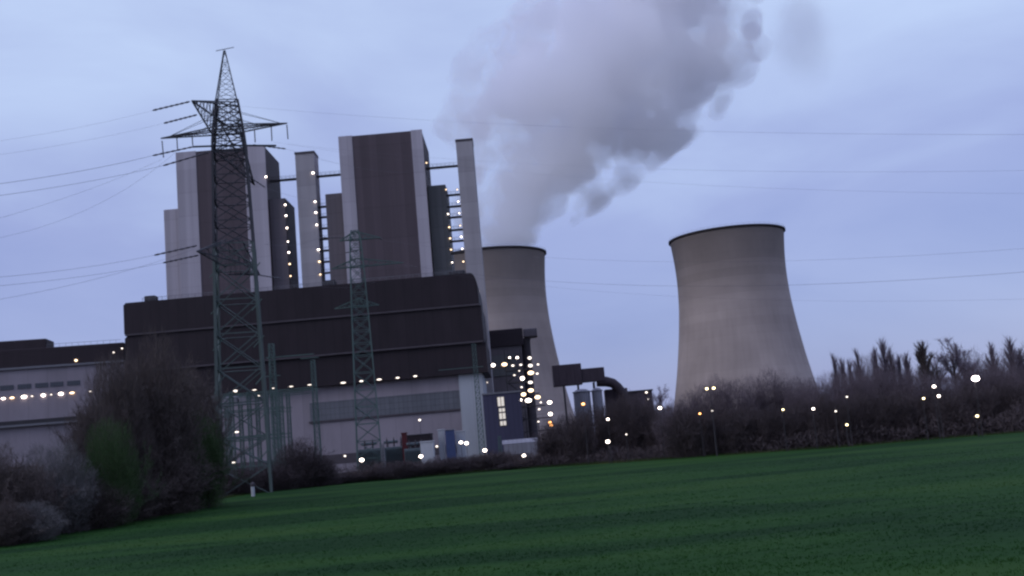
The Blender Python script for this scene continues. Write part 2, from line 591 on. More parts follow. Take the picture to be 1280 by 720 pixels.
def cooling_tower(cx_, cy_, label):
    r = thing('cooling_tower', (cx_, cy_, 0), label, 'cooling tower', 'cooling towers')
    # smooth outline through the measured radii
    zs = np.linspace(0, 119, 60)
    rs = np.interp(zs, [p[1] for p in CT_PROF], [p[0] for p in CT_PROF])
    for _ in range(6):
        rs[1:-1] = (rs[:-2] + 2 * rs[1:-1] + rs[2:]) / 4
    outer = list(zip(rs, zs))
    inner = [(q - 0.9, z) for q, z in reversed(outer)]
    m = MB()
    m.lathe(outer + inner, 128, closed=True)
    m.build('shell', M['tower_concrete'], r, local=True, smooth=True)
    m = MB()
    R0 = rs[-1]
    m.lathe([(R0 + .05, 118.4), (R0 + 1.0, 118.8), (R0 + 1.0, 119.7), (R0 - 1.0, 119.7), (R0 - 1.0, 118.4)], 128, closed=True)
    m.build('rim', M['rim'], r, local=True)
    m = MB()
    for k in range(64):                        # thin guard rail on the rim
        a = 2 * math.pi * k / 64
        a2 = 2 * math.pi * (k + 1) / 64
        p, q = [Vector(((R0 + .8) * math.cos(t), (R0 + .8) * math.sin(t), 119.7)) for t in (a, a2)]
        m.tube([p, p + Vector((0, 0, 1.1))], .05)
        m.tube([p + Vector((0, 0, 1.1)), q + Vector((0, 0, 1.1))], .05)
    m.build('railing', M['rail'], r, local=True)
    return r


CT2 = cooling_tower(136.2, 640, 'beige grey cooling tower standing clear behind the bare wood, without a plume')
pc = at(611, 318, 640)
CT1 = cooling_tower(pc.x, 640, 'cooling tower with the steam plume, half hidden behind the pale stair shaft')

# ------------------------------------------------------------------ boiler towers
ZROOF = 60.0


def xz(u, v, Y):
    p = at(u, v, Y)
    return p.x, p.z


def span(u0, u1, v0, Y):
    """left x, right x and height of a level top edge seen from pixel (u0,v0) to u1"""
    p = at(u0, v0, Y)
    q = at(u1, v0 - (u1 - u0) * TANR, Y)
    return p.x, q.x, p.z


YT = 382
# the one with its left part behind the big pylon
x0, x1, z1 = span(220, 331, 192.5, YT)
D = 24
bt = thing('boiler_tower', (x0, YT, 0), 'tall boiler tower with pale corner strips standing behind the big lattice pylon', 'power station tower', 'boiler towers')
xa = at(245, 190, YT).x
xb = at(305, 186, YT).x
m = MB(); m.box(x0 + .2, x1 - .2, YT, YT + D, 0, z1); m.build('wall', M['dark_side'], bt)
m = MB(); m.box(x0, xa, YT - .5, YT - .003, 0, z1 + .4); m.box(x0, x0 + .197, YT, YT + D, 0, z1 + .4); m.build('corner_strip', M['grey_panel'], bt)
m = MB(); m.box(xb, x1, YT - .5, YT - .003, 0, z1 + .4); m.build('corner_strip', M['grey_panel'], bt)
m = MB(); m.box(xa + .003, xb - .003, YT - .3, YT - .003, 0, z1 + .2); m.build('cladding', M['brown_panel'], bt)
m = MB(); m.box(x0 + 4, x1 - 5, YT + 8, YT + 16, z1, z1 + 1.6, bev=.2); m.build('roof_hatch', M['steel'], bt)
# wings
wx0, wx1, wz = span(205.5, 221, 263, YT + 4)
m = MB(); m.box(wx0, x0 - .01, YT + 3, YT + 20, 0, wz, bev=.15); m.build('side_wing', M['grey_panel'], bt)['label'] = 'pale grey left wing'
wx0, wx1, wz = span(332, 356.5, 250.5, YT + 4)
m = MB(); m.box(x1 - .15, wx1, YT + 3, YT + 19, 0, wz); m.build('side_wing', M['wing_panel'], bt)['label'] = 'grey brown right wing with a column of lamps'
m = MB(); m.box(wx1 + .003, wx1 + .25, YT + 3, YT + 19, 0, wz - .1); m.build('wing_side', M['dark_side'], bt)
for v_ in (256, 269.5, 285, 302, 315.5, 330, 345):
    lamp_part(bt, at(356.5 + (v_ - 256) * .075, v_, YT + 2.6), .8)
lamp_part(bt, at(332.5, 221, YT - .9), .9)
BT1_right = x1

x0, x1, z1 = span(423, 527.5, 172.5, YT)
D = 30
bt2 = thing('boiler_tower', (x0, YT, 0), 'tallest boiler tower, wide dark front between two pale strips, right of the big pylon', 'power station tower', 'boiler towers')
xa = at(440, 171, YT).x
xb = at(513.5, 165.5, YT).x
m = MB(); m.box(x0 + .2, x1 - .2, YT, YT + D, 0, z1); m.build('wall', M['dark_side'], bt2)
m = MB(); m.box(x0, xa, YT - .5, YT - .003, 0, z1 + .4); m.box(x0, x0 + .197, YT, YT + D, 0, z1 + .4); m.build('corner_strip', M['grey_panel'], bt2)
m = MB(); m.box(xb, x1, YT - .5, YT - .003, 0, z1 + .4); m.build('corner_strip', M['grey_panel'], bt2)
m = MB(); m.box(xa + .003, xb - .003, YT - .3, YT - .003, 0, z1 + .2); m.build('cladding', M['brown_panel'], bt2)
m = MB(); m.box(x0 + 6, x1 - 9, YT + 9, YT + 18, z1, z1 + 1.8, bev=.2); m.build('roof_hatch', M['steel'], bt2)
wx0, wx1, wz = span(407, 424, 243.5, YT + 4)
m = MB(); m.box(wx0, x0 - .01, YT + 3, YT + 19, 0, wz, bev=.15); m.build('side_wing', M['wing_panel'], bt2)['label'] = 'grey brown left wing'
LW = wx0
wx0, wx1, wz = span(537, 557, 233, YT + 8)
m = MB(); m.box(x1 - .15, wx1, YT + 7, YT + 26, 0, wz, bev=.15); m.build('side_wing', M['wing_green'], bt2)['label'] = 'grey green right wing'
RW = wx1
for v_ in (237, 267.5, 284, 298, 312, 328):
    lamp_part(bt2, at(557.5 + (v_ - 237) * .085, v_, YT + 6.6), .75)
lamp_part(bt2, at(533, 203.5, YT + 2), .8)

# ------------------------------------------------------------------ stair shafts with bridges
YS = 386


def bridge(parent, xA, xB, y, z, rail=True, name='footbridge'):
    m = MB()
    m.box(xA, xB, y - .9, y + .9, z - .55, z)
    for yy in (y - .85, y + .85):
        m.tube([(xA, yy, z + 1.1), (xB, yy, z + 1.1)], .05)
        n = max(2, int((xB - xA) / 1.5))
        for k in range(n + 1):
            x_ = xA + (xB - xA) * k / n
            m.tube([(x_, yy, z), (x_, yy, z + 1.1)], .04)
    m.build(name, M['steel'], parent)


x0, x1, z1 = span(368.5, 392.5, 193, YS)
st = thing('stair_tower', (x0, YS, 0), 'slim pale stair shaft standing between the two boiler towers', 'stair tower', 'stair towers')
m = MB(); m.box(x0, x1, YS, YS + 8, 0, z1, bev=.12); m.build('shaft', M['shaft'], st)
m = MB(); m.box(x0 - .15, x1 + .15, YS - .15, YS + 8.15, z1 + .003, z1 + .8); m.build('roof_cap', M['ledge'], st)
bridge(st, BT1_right - .25, x0 - .003, YS + 3, at(358, 224, YS + 3).z)
bridge(st, x1 + .003, bt2.location.x - .005, YS + 3, at(408, 219, YS + 3).z)
for v_ in (258, 271, 285, 298.5, 313, 327, 341):
    bridge(st, x1 + .003, LW - .003, YS + 2, at(401, v_, YS + 2).z)
for v_ in (216, 252, 265.5, 281, 312, 327, 343):
    lamp_part(st, at(391.2 + (v_ - 216) * .072, v_, YS - .4), .9)

x0, x1, z1 = span(569.5, 590.5, 177, YS)
st2 = thing('stair_tower', (x0, YS, 0), 'slim pale stair shaft rising past the right end of the black hall', 'stair tower', 'stair towers')
m = MB(); m.box(x0, x1, YS, YS + 9, 0, z1, bev=.12); m.build('shaft', M['shaft'], st2)
m = MB(); m.box(x0 - .15, x1 + .15, YS - .15, YS + 9.15, z1 + .003, z1 + .8); m.build('roof_cap', M['ledge'], st2)
bridge(st2, bt2.location.x + 31.2, x0 - .003, YS + 3, at(555, 208, YS + 3).z)
for v_ in (243, 257.5, 271, 287, 301, 316):
    bridge(st2, RW + .003, x0 - .003, YS + 4.5, at(566, v_, YS + 4.5).z)
for v_ in (237, 252, 266.5, 282, 296, 311, 327):
    lamp_part(st2, at(571.5 + (v_ - 237) * .085, v_, YS - .4), .7)
for u_, v_ in ((598.5, 364), (599.5, 374), (602, 410), (605, 437), (609, 478)):
    lamp_part(st2, at(u_, v_, YS - .4), .6, 'lamp_soft')

# ------------------------------------------------------------------ black turbine hall
YB = 340
x0, x1, zt = span(154, 597.5, 379, YB)
hall = thing('turbine_hall', (x0, YB, 0), 'long black banded hall on a grey base in front of the boiler towers', 'power station hall')
zl1 = at(380, 399.5, YB).z
zl2 = at(380, 446, YB).z
zb = at(380, 484.5, YB).z
DB = 36


def dark_band(z0, z1_, yo, xr, rnd, xl=x0):
    """cladding band whose right end is rounded towards the top, like the real hall's"""
    m = MB()
    prof = [(xl, z0), (xr, z0)]
    if rnd:
        for k in range(7):
            a = k / 6 * math.pi / 2
            prof.append((xr - rnd * .36 * (1 - math.cos(a)), z1_ - rnd + rnd * math.sin(a)))
    else:
        prof.append((xr, z1_))
    prof += [(xl + .8, z1_), (xl, z1_ - .8)]
    n = len(prof)
    fr = [(p[0], YB + yo, p[1]) for p in prof]
    bk = [(p[0], YB + DB, p[1]) for p in prof]
    m.face(fr)
    m.face(bk[::-1])
    for k in range(n):
        k2 = (k + 1) % n
        m.face([fr[k2], fr[k], bk[k], bk[k2]])
    m.build('cladding_band', M['black_band'], hall)


xr2 = at(605, 430, YB).x
dark_band(zl1 + .35, zt, 0, x1 - .5, 6.0)
dark_band(zl2 + .3, zl1 - .35, .35, x1 + .1, 0)
dark_band(zb, zl2 - .3, .7, x1 + .6, 0)
for zc in (zl1, zl2):
    m = MB(); m.box(x0 + .3, x1 - .2, YB - .25, YB + DB - .5, zc - .28, zc + .28); m.build('ledge', M['ledge'], hall)
m = MB(); m.box(x0 + .5, x1 - 5.5, YB + 3, YB + DB - 1, 0, zb - .003); m.build('base_wall', M['hall_wall'], hall)
ex0, ex1, ez = span(573, 603, 473, YB + 2.4)
m = MB(); m.box(ex0, ex1, YB + 2.2, YB + DB - 1.5, 0, zb - .003, bev=.1); m.build('end_wall', M['hall_end'], hall)
m = MB(); m.box(x1 + 2.0, ex1 + 2.4, YB + 1.5, YB + 9, 0, at(604, 500, YB).z); m.build('end_annex', M['blue_panel'], hall)
wx0, wx1, wz = span(387, 574, 504, YB + 2.9)
wb0 = at(387, 527, YB + 2.9).z
m = MB(); m.box(wx0, ex0 - .01, YB + 2.75, YB + 2.997, wb0, wz); m.build('window_band', M['win_band'], hall)
m = MB(); m.box(wx0 - .5, ex0 - .012, YB + 2.5, YB + 2.997, wb0 - .55, wb0 - .01); m.build('sill', M['ledge'], hall)
m = MB(); m.box(x0 + 1, ex0 - .02, YB + 2.85, YB + 2.997, 3.0, 6.0); m.build('plinth_band', M['ledge'], hall)
for u_ in (429, 452, 474, 497, 519):
    lamp_part(hall, at(u_, 478.5 - (u_ - 429) * .092, YB + .2), 1.9, 'lamp_soft', .42)
for u_ in (295, 318, 341, 364, 387):
    lamp_part(hall, at(u_, 489.5 - (u_ - 295) * .092, YB + .2), 1.5, 'lamp_soft', .25)
# railing along the roof edge, plant box
m = MB()
xx = x0 + 6
m.tube([(xx, YB + 1.0, zt + 1.25), (x1 - 5, YB + 1.0, zt + 1.25)], .09)
m.tube([(xx, YB + 1.0, zt + .7), (x1 - 5, YB + 1.0, zt + .7)], .05)
while xx < x1 - 5:
    m.tube([(xx, YB + 1.0, zt), (xx, YB + 1.0, zt + 1.25)], .06)
    xx += 2.2
m.build('roof_railing', M['rail'], hall)
p = at(187, 372, YB + 3)
m = MB(); m.box(p.x - 1.7, p.x + 1.9, YB + 2.5, YB + 6, zt + .003, zt + 2.2, bev=.2); m.build('roof_plant', M['steel'], hall)
m = MB(); m.box(at(398, 300, YB).x, at(412, 300, YB).x, YB + 5, YB + 9, zt + .003, zt + 2.6, bev=.2); m.build('roof_plant', M['steel'], hall)
p = at(585, 333, YB + 12)
m = MB(); m.box(at(560, 333, YB + 12).x, at(581, 333, YB + 12).x, YB + 12, YB + 20, zt - 2, zt + 3.3, bev=.3); m.build('roof_plant', M['steel'], hall)

# ------------------------------------------------------------------ long low workshop at the left
ang = R(10)
P0 = at(156, 470, 347)
P0.z = 0
ws = thing('workshop', P0, 'long low grey building with a row of lights, left of the black hall', 'industrial building', rz=ang)
Wi = WM[ws.name].inverted()
nrm = Matrix.Rotation(ang, 3, 'Z') @ Vector((0, 1, 0))


def wl(u, v, off=0.0):
    """pixel on the workshop's front -> its own coordinates"""
    d = ray(u, v)
    q = P0 + nrm * off
    k = (q - cam_p).dot(nrm) / d.dot(nrm)
    return Wi @ (cam_p + d * k)


zr = wl(80, 433).z
z_a = wl(80, 456.5).z
z_b = wl(60, 523).z
z_c = wl(60, 528).z
XL = -95
m = MB(); m.box(XL, 0, .3, 30, z_b, z_a - .35); m.build('wall', M['hall_wall'], ws, local=True)
m = MB(); m.box(XL, 0, -.3, 30, z_a + .35, zr, bev=.1); m.build('fascia', M['dark_side'], ws, local=True)
m = MB(); m.box(XL, 0, -.5, 29.8, z_a - .347, z_a + .347); m.build('ledge', M['rail'], ws, local=True)
m = MB(); m.box(XL, 0, -.6, 29.9, z_c, z_b - .003); m.build('canopy', M['steel'], ws, local=True)
m = MB(); m.box(XL, 0, -.7, 0, z_c - .7, z_c - .003); m.build('canopy_edge', M['rail'], ws, local=True)
m = MB(); m.box(XL, 0, .8, 29, 0, z_c - .01); m.build('lower_wall', M['hall_wall'], ws, local=True)
for ua, ub in ((-30, -10), (0, 17), (22, 39), (44, 60), (63, 79), (84, 100)):
    a = wl(ua, 488 - ua * .07, .2)
    c = wl(ub, 482 - ub * .07, .2)
    m = MB(); m.box(a.x, c.x, .12, .297, a.z, a.z + 1.5); m.build('window', M['dark_window'], ws, local=True)
for u_, big in ((-18, 1), (4, 1), (15, 1), (30, 2), (40, 0), (54, 2), (64, 0), (76, 2), (90, 1), (113, 0), (146, 0)):
    q = wl(u_, 498.5 - u_ * .083, -.2)
    q = WM[ws.name] @ q
    lamp_part(ws, q, (0.8, 1.7, 2.0)[big], 'lamp' if big else 'lamp_soft', (0.35, .6, .9)[big])
for u_, v_, s_ in ((95, 450.5, 1.3), (142, 440.5, .9), (152.5, 435.5, .9)):
    q = WM[ws.name] @ wl(u_, v_, -.7)
    lamp_part(ws, q, s_, 'lamp' if u_ < 100 else 'lamp_soft')
a = wl(0, 437)
c = wl(54, 437)
m = MB(); m.box(a.x - 14, c.x, 4, 14, zr + .003, zr + 3.6, bev=.3); m.build('roof_plant', M['dark_side'], ws, local=True)
m = MB()
xx = c.x + 1
while xx < -1:
    m.tube([(xx, .4, zr), (xx, .4, zr + 1.1)], .05)
    xx += 2
m.tube([(c.x + 1, .4, zr + 1.1), (-1, .4, zr + 1.1)], .07)
m.build('roof_railing', M['rail'], ws, local=True)

# ------------------------------------------------------------------ works between the hall and the cooling towers
Y0 = 420
x0, x1, z1 = span(606, 650, 414, Y0)
tr = thing('transfer_house', (x0, Y0, 0), 'grey blank building with a dark roof band in front of the steaming tower', 'industrial building')
zb_ = at(628, 433, Y0).z
m = MB(); m.box(x0, x1, Y0, Y0 + 16, 0, zb_); m.build('wall', M['wing_panel'], tr)
m = MB(); m.box(x0 - .6, x1 + .9, Y0 - .9, Y0 + 16.5, zb_ + .003, z1, bev=.3); m.build('roof_band', M['dark_side'], tr)
m = MB(); m.box(x0 + 2, x1 - 3, Y0 - .5, Y0 - .003, at(628, 470, Y0).z, at(628, 444, Y0).z); m.build('loading_panel', M['wing_green'], tr)
q = at(658, 440, Y0 + 5)
m = MB(); m.lathe([(1.9, 0), (1.9, at(658, 425, Y0).z), (2.2, at(658, 424, Y0).z), (2.2, at(658, 422, Y0).z)], 20, (q.x, Y0 + 5, 0)); m.build('duct', M['ledge'], tr, smooth=True)
m = MB(); m.box(x1 + 1.2, at(671, 411, Y0).x, Y0 + 1, Y0 + 11, at(660, 420, Y0).z, at(660, 410.5, Y0).z, bev=.2); m.build('duct_head', M['wing_panel'], tr)

Yo = 318
x0, x1, z1 = span(603, 650, 494, Yo)
of = thing('control_building', (x0, Yo, 0), 'dark blue block with a column of lit windows below the lamp stairs', 'industrial building')
m = MB(); m.box(x0, x1, Yo, Yo + 12, 0, z1, bev=.12); m.build('wall', M['blue_panel'], of)
m = MB(); m.box(x0 - .2, x1 + .2, Yo - .2, Yo + 12.2, z1 + .003, z1 + .5); m.build('parapet', M['rail'], of)
for va, vb in ((496, 508), (510, 515), (516, 524), (526, 532)):
    a = at(622.5 + (va - 496) * .1, vb, Yo)
    c = at(629.5 + (va - 496) * .1, va, Yo)
    m = MB(); m.box(a.x, c.x, Yo - .06, Yo - .003, a.z, c.z)
    w_ = m.build('window', M['lit_window'], of)
    f = MB()
    f.box(a.x - .2, a.x - .003, Yo - .12, Yo - .003, a.z - .2, c.z + .2); f.box(c.x + .003, c.x + .2, Yo - .12, Yo - .003, a.z - .2, c.z + .2)
    f.box(a.x, c.x, Yo - .12, Yo - .003, a.z - .2, a.z - .003); f.box((a.x + c.x) / 2 - .08, (a.x + c.x) / 2 + .08, Yo - .14, Yo - .063, a.z, c.z)
    f.build('frame', M['steel'], w_)

# open steel stair tower crowded with lamps
Ys = 335
sx0, sx1 = at(632, 470, Ys).x, at(690, 500, Ys).x
zt_ = at(650, 446, Ys).z
sc = thing('steel_stairway', (sx0, Ys, 0), 'open dark steel stairway crowded with white lamps below the steaming tower', 'steel stairs')
lv = [z for z in np.arange(4, zt_ + .1, (zt_ - 4) / 7)]
XR = [min(sx1, sx0 + 5.5 + (len(lv) - 1 - k) * 1.6) for k in range(len(lv))]
for k, z in enumerate(lv):
    m = MB()
    m.box(sx0, XR[k], Ys, Ys + 4, z - .25, z)
    m.tube([(sx0, Ys, z + 1.1), (XR[k], Ys, z + 1.1)], .06)
    n = 5
    for j in range(n + 1):
        x_ = sx0 + (XR[k] - sx0) * j / n
        m.tube([(x_, Ys, z), (x_, Ys, z + 1.1)], .05)
    m.build('platform', M['steel'], sc)
m = MB()
for x_ in (sx0 + .2, sx0 + 5.3):
    for y_ in (Ys + .3, Ys + 3.7):
        m.tube([(x_, y_, 0), (x_, y_, zt_ + 2.5)], .22)
for x_, k in ((sx1 - 5, 2), (sx1 - .4, 1)):
    m.tube([(x_, Ys + 1, 0), (x_, Ys + 1, lv[k])], .2)
for k in range(len(lv) - 1):
    m.tube([(sx0 + .2, Ys + .3, lv[k]), (sx0 + 5.3, Ys + .3, lv[k + 1])], .1)
m.build('frame', M['steel'], sc)
for k in range(len(lv) - 1):
    m = MB()
    a, c = (sx0 + .6, sx0 + 5) if k % 2 else (sx0 + 5, sx0 + .6)
    m.tube([(a, Ys + 1.6, lv[k]), (c, Ys + 1.6, lv[k + 1])], .25)
    m.tube([(a, Ys + 2.6, lv[k]), (c, Ys + 2.6, lv[k + 1])], .25)
    m.build('stair_flight', M['steel'], sc)
m = MB(); zz = at(620, 459, Ys).z; m.box(at(611, 459, Ys).x, sx0 - .003, Ys + 1, Ys + 3, zz - .4, zz); m.tube([(at(611, 459, Ys).x, Ys + 1, zz + 1.1), (sx0, Ys + 1, zz + 1.1)], .06); m.build('walkway', M['steel'], sc)
for u_, v_, s_, mm in ((616.5, 456.5, 1.5, 'lamp'), (630.5, 455.5, 1.6, 'lamp'), (637, 447, .8, 'lamp'), (646.5, 447, .9, 'lamp'), (662, 447.5, 1.4, 'lamp_soft'), (641, 457, .9, 'lamp_soft'), (651, 456, .8, 'lamp_soft'), (663, 457, 1.5, 'lamp_soft'), (672.5, 455.5, .8, 'lamp_soft'),
                        (649, 463.5, .6, 'lamp_soft'), (643, 469, .6, 'lamp_soft'), (653, 473, 1.7, 'lamp'), (663.5, 466, 1.8, 'lamp'), (671.5, 467, .8, 'lamp_soft'), (663, 478, 1.3, 'lamp_soft'), (652, 484, .7, 'lamp_soft'), (663.5, 488, 1.7, 'lamp'), (654.5, 493, 1.7, 'lamp'), (672, 496.5, 1.7, 'lamp'), (650, 500, 1.3, 'lamp'), (660.5, 500.5, 1.8, 'lamp'),
                        (676, 503, .7, 'lamp_soft'), (687, 503, 1.5, 'lamp'), (674, 511.5, .8, 'lamp_soft'), (688, 517.5, 1.5, 'lamp'), (687.5, 528, 1.2, 'lamp_orange'), (689.5, 531.5, 1.3, 'lamp_orange'), (673, 527, .6, 'lamp_soft')):
    lamp_part(sc, at(u_, v_, Ys - .6), s_ * 1.15, mm, s_ * .66)

# coal conveyor with the bent pipe
Yc = 470
cv = thing('coal_conveyor', (at(700, 480, Yc).x, Yc, 0), 'dark stepped conveyor house with a bent pipe between the cooling towers', 'conveyor')
x0, x1, z1 = span(690, 726, 457, Yc)
z0_ = at(726, 480, Yc).z
m = MB(); m.box(x0, x1, Yc, Yc + 9, z0_, z1, bev=.2); m.build('gallery', M['galv'], cv)
x2, x3, z2 = span(726, 755, 461, Yc)
m = MB(); m.box(x1 + .003, x3, Yc + .5, Yc + 8.5, z0_ + .8, z2, bev=.2); m.build('gallery', M['galv'], cv)
m = MB()
m.tube([at(746, 477, Yc + 3), at(758, 477, Yc + 3), at(766, 479, Yc + 3), at(772, 484, Yc + 3), at(777, 490, Yc + 3), at(782, 498, Yc + 3), at(786, 520, Yc + 3)], [2.3, 2.3, 2.2, 2.2, 2.1, 2.0, 2.0], 14)
m.build('pipe', M['pipe'], cv, smooth=True)
for u_ in (704, 722, 742):
    q = at(u_, 470, Yc)
    for dy in (.6, 7.4):
        m = MB()
        m.tube([(q.x, Yc + dy, 0), (q.x, Yc + dy, z0_ + .5)], .4)
        m.build('trestle_leg', M['steel'], cv)
x0, x1, z1 = span(756, 784, 487, Yc + 8)
m = MB(); m.box(x0, x1, Yc + 8, Yc + 16, 0, z1, bev=.3); m.build('drive_house', M['galv'], cv)
Yk = 440
for k, (ua, ub, v_, lab) in enumerate(((716, 737, 487, 'wide pale storage tank with an orange lamp beside it, under the conveyor'), (739, 752, 485, 'narrow pale storage tank below the bent conveyor pipe'))):
    x0, x1, z1 = span(ua, ub, v_, Yk)
    cxm, rr = (x0 + x1) / 2, (x1 - x0) / 2
    tk = thing('storage_tank', (cxm, Yk, 0), lab, 'tank', 'pale storage tanks')
    m = MB(); m.lathe([(rr, 0), (rr, z1 - 1.2), (rr * .6, z1 - .3), (.05, z1)], 28, (cxm, Yk, 0)); m.build('shell', M['pale_metal'], tk, smooth=False)
    m = MB(); m.lathe([(rr + .15, z1 - 1.6), (rr + .3, z1 - 1.6), (rr + .3, z1 - 1.1), (rr + .15, z1 - 1.1)], 28, (cxm, Yk, 0), closed=True); m.build('rim', M['rail'], tk)
Yq = 480
x0, x1, z1 = span(784, 815, 491, Yq)
ph = thing('pump_house', (x0, Yq, 0), 'small dark flat building with two lamps left of the clear cooling tower', 'industrial building')
m = MB(); m.box(x0, x1, Yq, Yq + 10, 0, z1, bev=.2); m.build('wall', M['galv'], ph)
m = MB(); m.box(x0 - .4, x1 + .4, Yq - .4, Yq + 10.4, z1 + .003, z1 + .7); m.build('roof', M['steel'], ph)
lamp_part(ph, at(808, 490.5, Yq - 1), 1.1, 'lamp_soft')
lamp_part(ph, at(810, 499, Yq - 1), .8, 'lamp_soft')

# low white shed
Yw = 236
x0, x1, z1 = span(629, 671, 551, Yw)
sh = thing('shed', (x0, Yw, 0), 'low white metal shed behind the hedge at the field edge', 'shed')
m = MB()
zr_ = z1 + .1
prof = [(Yw, 0), (Yw, z1 - .9), (Yw + 5, z1), (Yw + 10, z1 - .9), (Yw + 10, 0)]
for xe in (x0, x1):
    pf = [(xe, p[0], p[1]) for p in prof]
    m.face(pf if xe == x0 else pf[::-1])
for a, c in zip(prof, prof[1:]):
    if a[1] == 0 or c[1] == 0:
        m.face([(x0, a[0], a[1]), (x1, a[0], a[1]), (x1, c[0], c[1]), (x0, c[0], c[1])])
m.build('wall', M['pale_metal'], sh)
m = MB()
for a, c in ((prof[1], prof[2]), (prof[2], prof[3])):
    m.face([(x0 - .3, a[0] - .0, a[1] + .1), (x1 + .3, a[0], a[1] + .1), (x1 + .3, c[0], c[1] + .1), (x0 - .3, c[0], c[1] + .1)])
    m.face([(x0 - .3, a[0] - .0, a[1] + .004), (x0 - .3, c[0], c[1] + .004), (x1 + .3, c[0], c[1] + .004), (x1 + .3, a[0], a[1] + .004)])
m.build('roof', M['pale_metal'], sh)
m = MB(); m.box(x0 + 2.0, x0 + 4.2, Yw - .05, Yw - .003, 0, 2.4); m.build('door', M['ledge'], sh)

# ------------------------------------------------------------------ substation yard
def transformer(u, v, Y, w, label):
    p = at(u, v, Y)
    zt_ = p.z
    t = thing('transformer', (p.x, Y, 0), label, 'transformer', 'transformers in the yard')
    hw = w / 2
    m = MB(); m.box(p.x - hw, p.x + hw, Y, Y + 3, .5, zt_ * .72, bev=.12); m.build('tank', M['trafo'], t)
    m = MB()
    k = p.x - hw + .2
    while k < p.x + hw - .1:
        m.box(k, k + .12, Y - .9, Y - .003, .9, zt_ * .66)
        k += .38
    m.build('radiator', M['trafo'], t)
    m = MB(); m.tube([(p.x - hw * .8, Y + 1.5, zt_ * .86), (p.x + hw * .4, Y + 1.5, zt_ * .86)], .38, 12); m.tube([(p.x - hw * .4, Y + 1.5, zt_ * .7), (p.x - hw * .4, Y + 1.5, zt_ * .84)], .1); m.build('oil_conservator', M['trafo'], t)
    for q in (-.5, .1, .7):
        m = MB()
        m.lathe([(.1, zt_ * .722), (.26, zt_ * .75), (.14, zt_ * .79), (.26, zt_ * .83), (.13, zt_ * .88), (.22, zt_ * .92), (.06, zt_ * .96), (.04, zt_)], 10, (p.x + hw * q, Y + .8, 0))
        m.build('bushing', M['insul'], t)
    return t


transformer(463, 548, 262, 6.5, 'leftmost grey green transformer, close behind the smaller teal pylon')
transformer(490, 546, 268, 6.0, 'grey green transformer left of the red cabinet')
transformer(517, 549, 258, 5.0, 'smaller grey green transformer behind the white kiosk')


def yard_box(name, ua, ub, v, Y, depth, mt, label, cat, roof='ledge'):
    x0, x1, z1 = span(ua, ub, v, Y)
    t = thing(name, (x0, Y, 0), label, cat)
    m = MB(); m.box(x0, x1, Y, Y + depth, 0, z1 - .25, bev=.06); m.build('body', M[mt], t)
    m = MB(); m.box(x0 - .15, x1 + .15, Y - .15, Y + depth + .15, z1 - .247, z1, bev=.05); m.build('roof', M[roof], t)
    xm = x0 + (x1 - x0) * .3
    m = MB(); m.box(xm, xm + min(1.1, (x1 - x0) * .4), Y - .05, Y - .003, .1, min(2.1, z1 * .7)); m.build('door', M['ledge'], t)
    return t


yard_box('cabinet', 501.5, 507.5, 541, 266, 2.0, 'red_paint', 'dull red cabinet between two transformers', 'cabinet', 'red_paint')
yard_box('kiosk', 525, 541, 552, 250, 3.0, 'white_paint', 'small white kiosk above a white yard lamp', 'kiosk', 'white_paint')
yard_box('equipment_house', 508, 538, 544, 272, 6.0, 'dark_side', 'low dark brown equipment house behind the white kiosk', 'shed', 'steel')
yard_box('container', 547, 554, 537, 275, 3.0, 'white_paint', 'tall narrow white container left of the blue one', 'container', 'white_paint')
yard_box('container', 556, 567, 537, 272, 3.0, 'blue_paint', 'blue container with a pale band at the yard', 'container', 'pale_metal')
yard_box('container', 569, 580, 539, 276, 3.0, 'white_paint', 'white container right of the blue one', 'container', 'white_paint')


# ------------------------------------------------------------------ lattice pylons
def lerp(a, b_, t):
    return a + (b_ - a) * t


def lattice(m, lev, c, rz, wl_, wb, steps=1.0):
    """four tapering legs with cross bracing; lev = [(z, half width)]; c=(x,y)"""
    def corner(z, h, k):
        a = rz + math.pi / 4 + k * math.pi / 2
        return Vector((c[0] + h * math.sqrt(2) * math.cos(a), c[1] + h * math.sqrt(2) * math.sin(a), z))
    for (z0, h0), (z1, h1) in zip(lev, lev[1:]):
        for k in range(4):
            m.tube([corner(z0, h0, k), corner(z1, h1, k)], wl_)
        n = max(1, round((z1 - z0) / ((h0 + h1) * steps)))
        for j in range(n):
            ta, tb = j / n, (j + 1) / n
            za, zb_, ha, hb = lerp(z0, z1, ta), lerp(z0, z1, tb), lerp(h0, h1, ta), lerp(h0, h1, tb)
            for k in range(4):
                m.tube([corner(za, ha, k), corner(zb_, hb, k + 1)], wb, 3, cap=False)
                m.tube([corner(za, ha, k + 1), corner(zb_, hb, k)], wb, 3, cap=False)
                m.tube([corner(zb_, hb, k), corner(zb_, hb, k + 1)], wb, 3, cap=False)


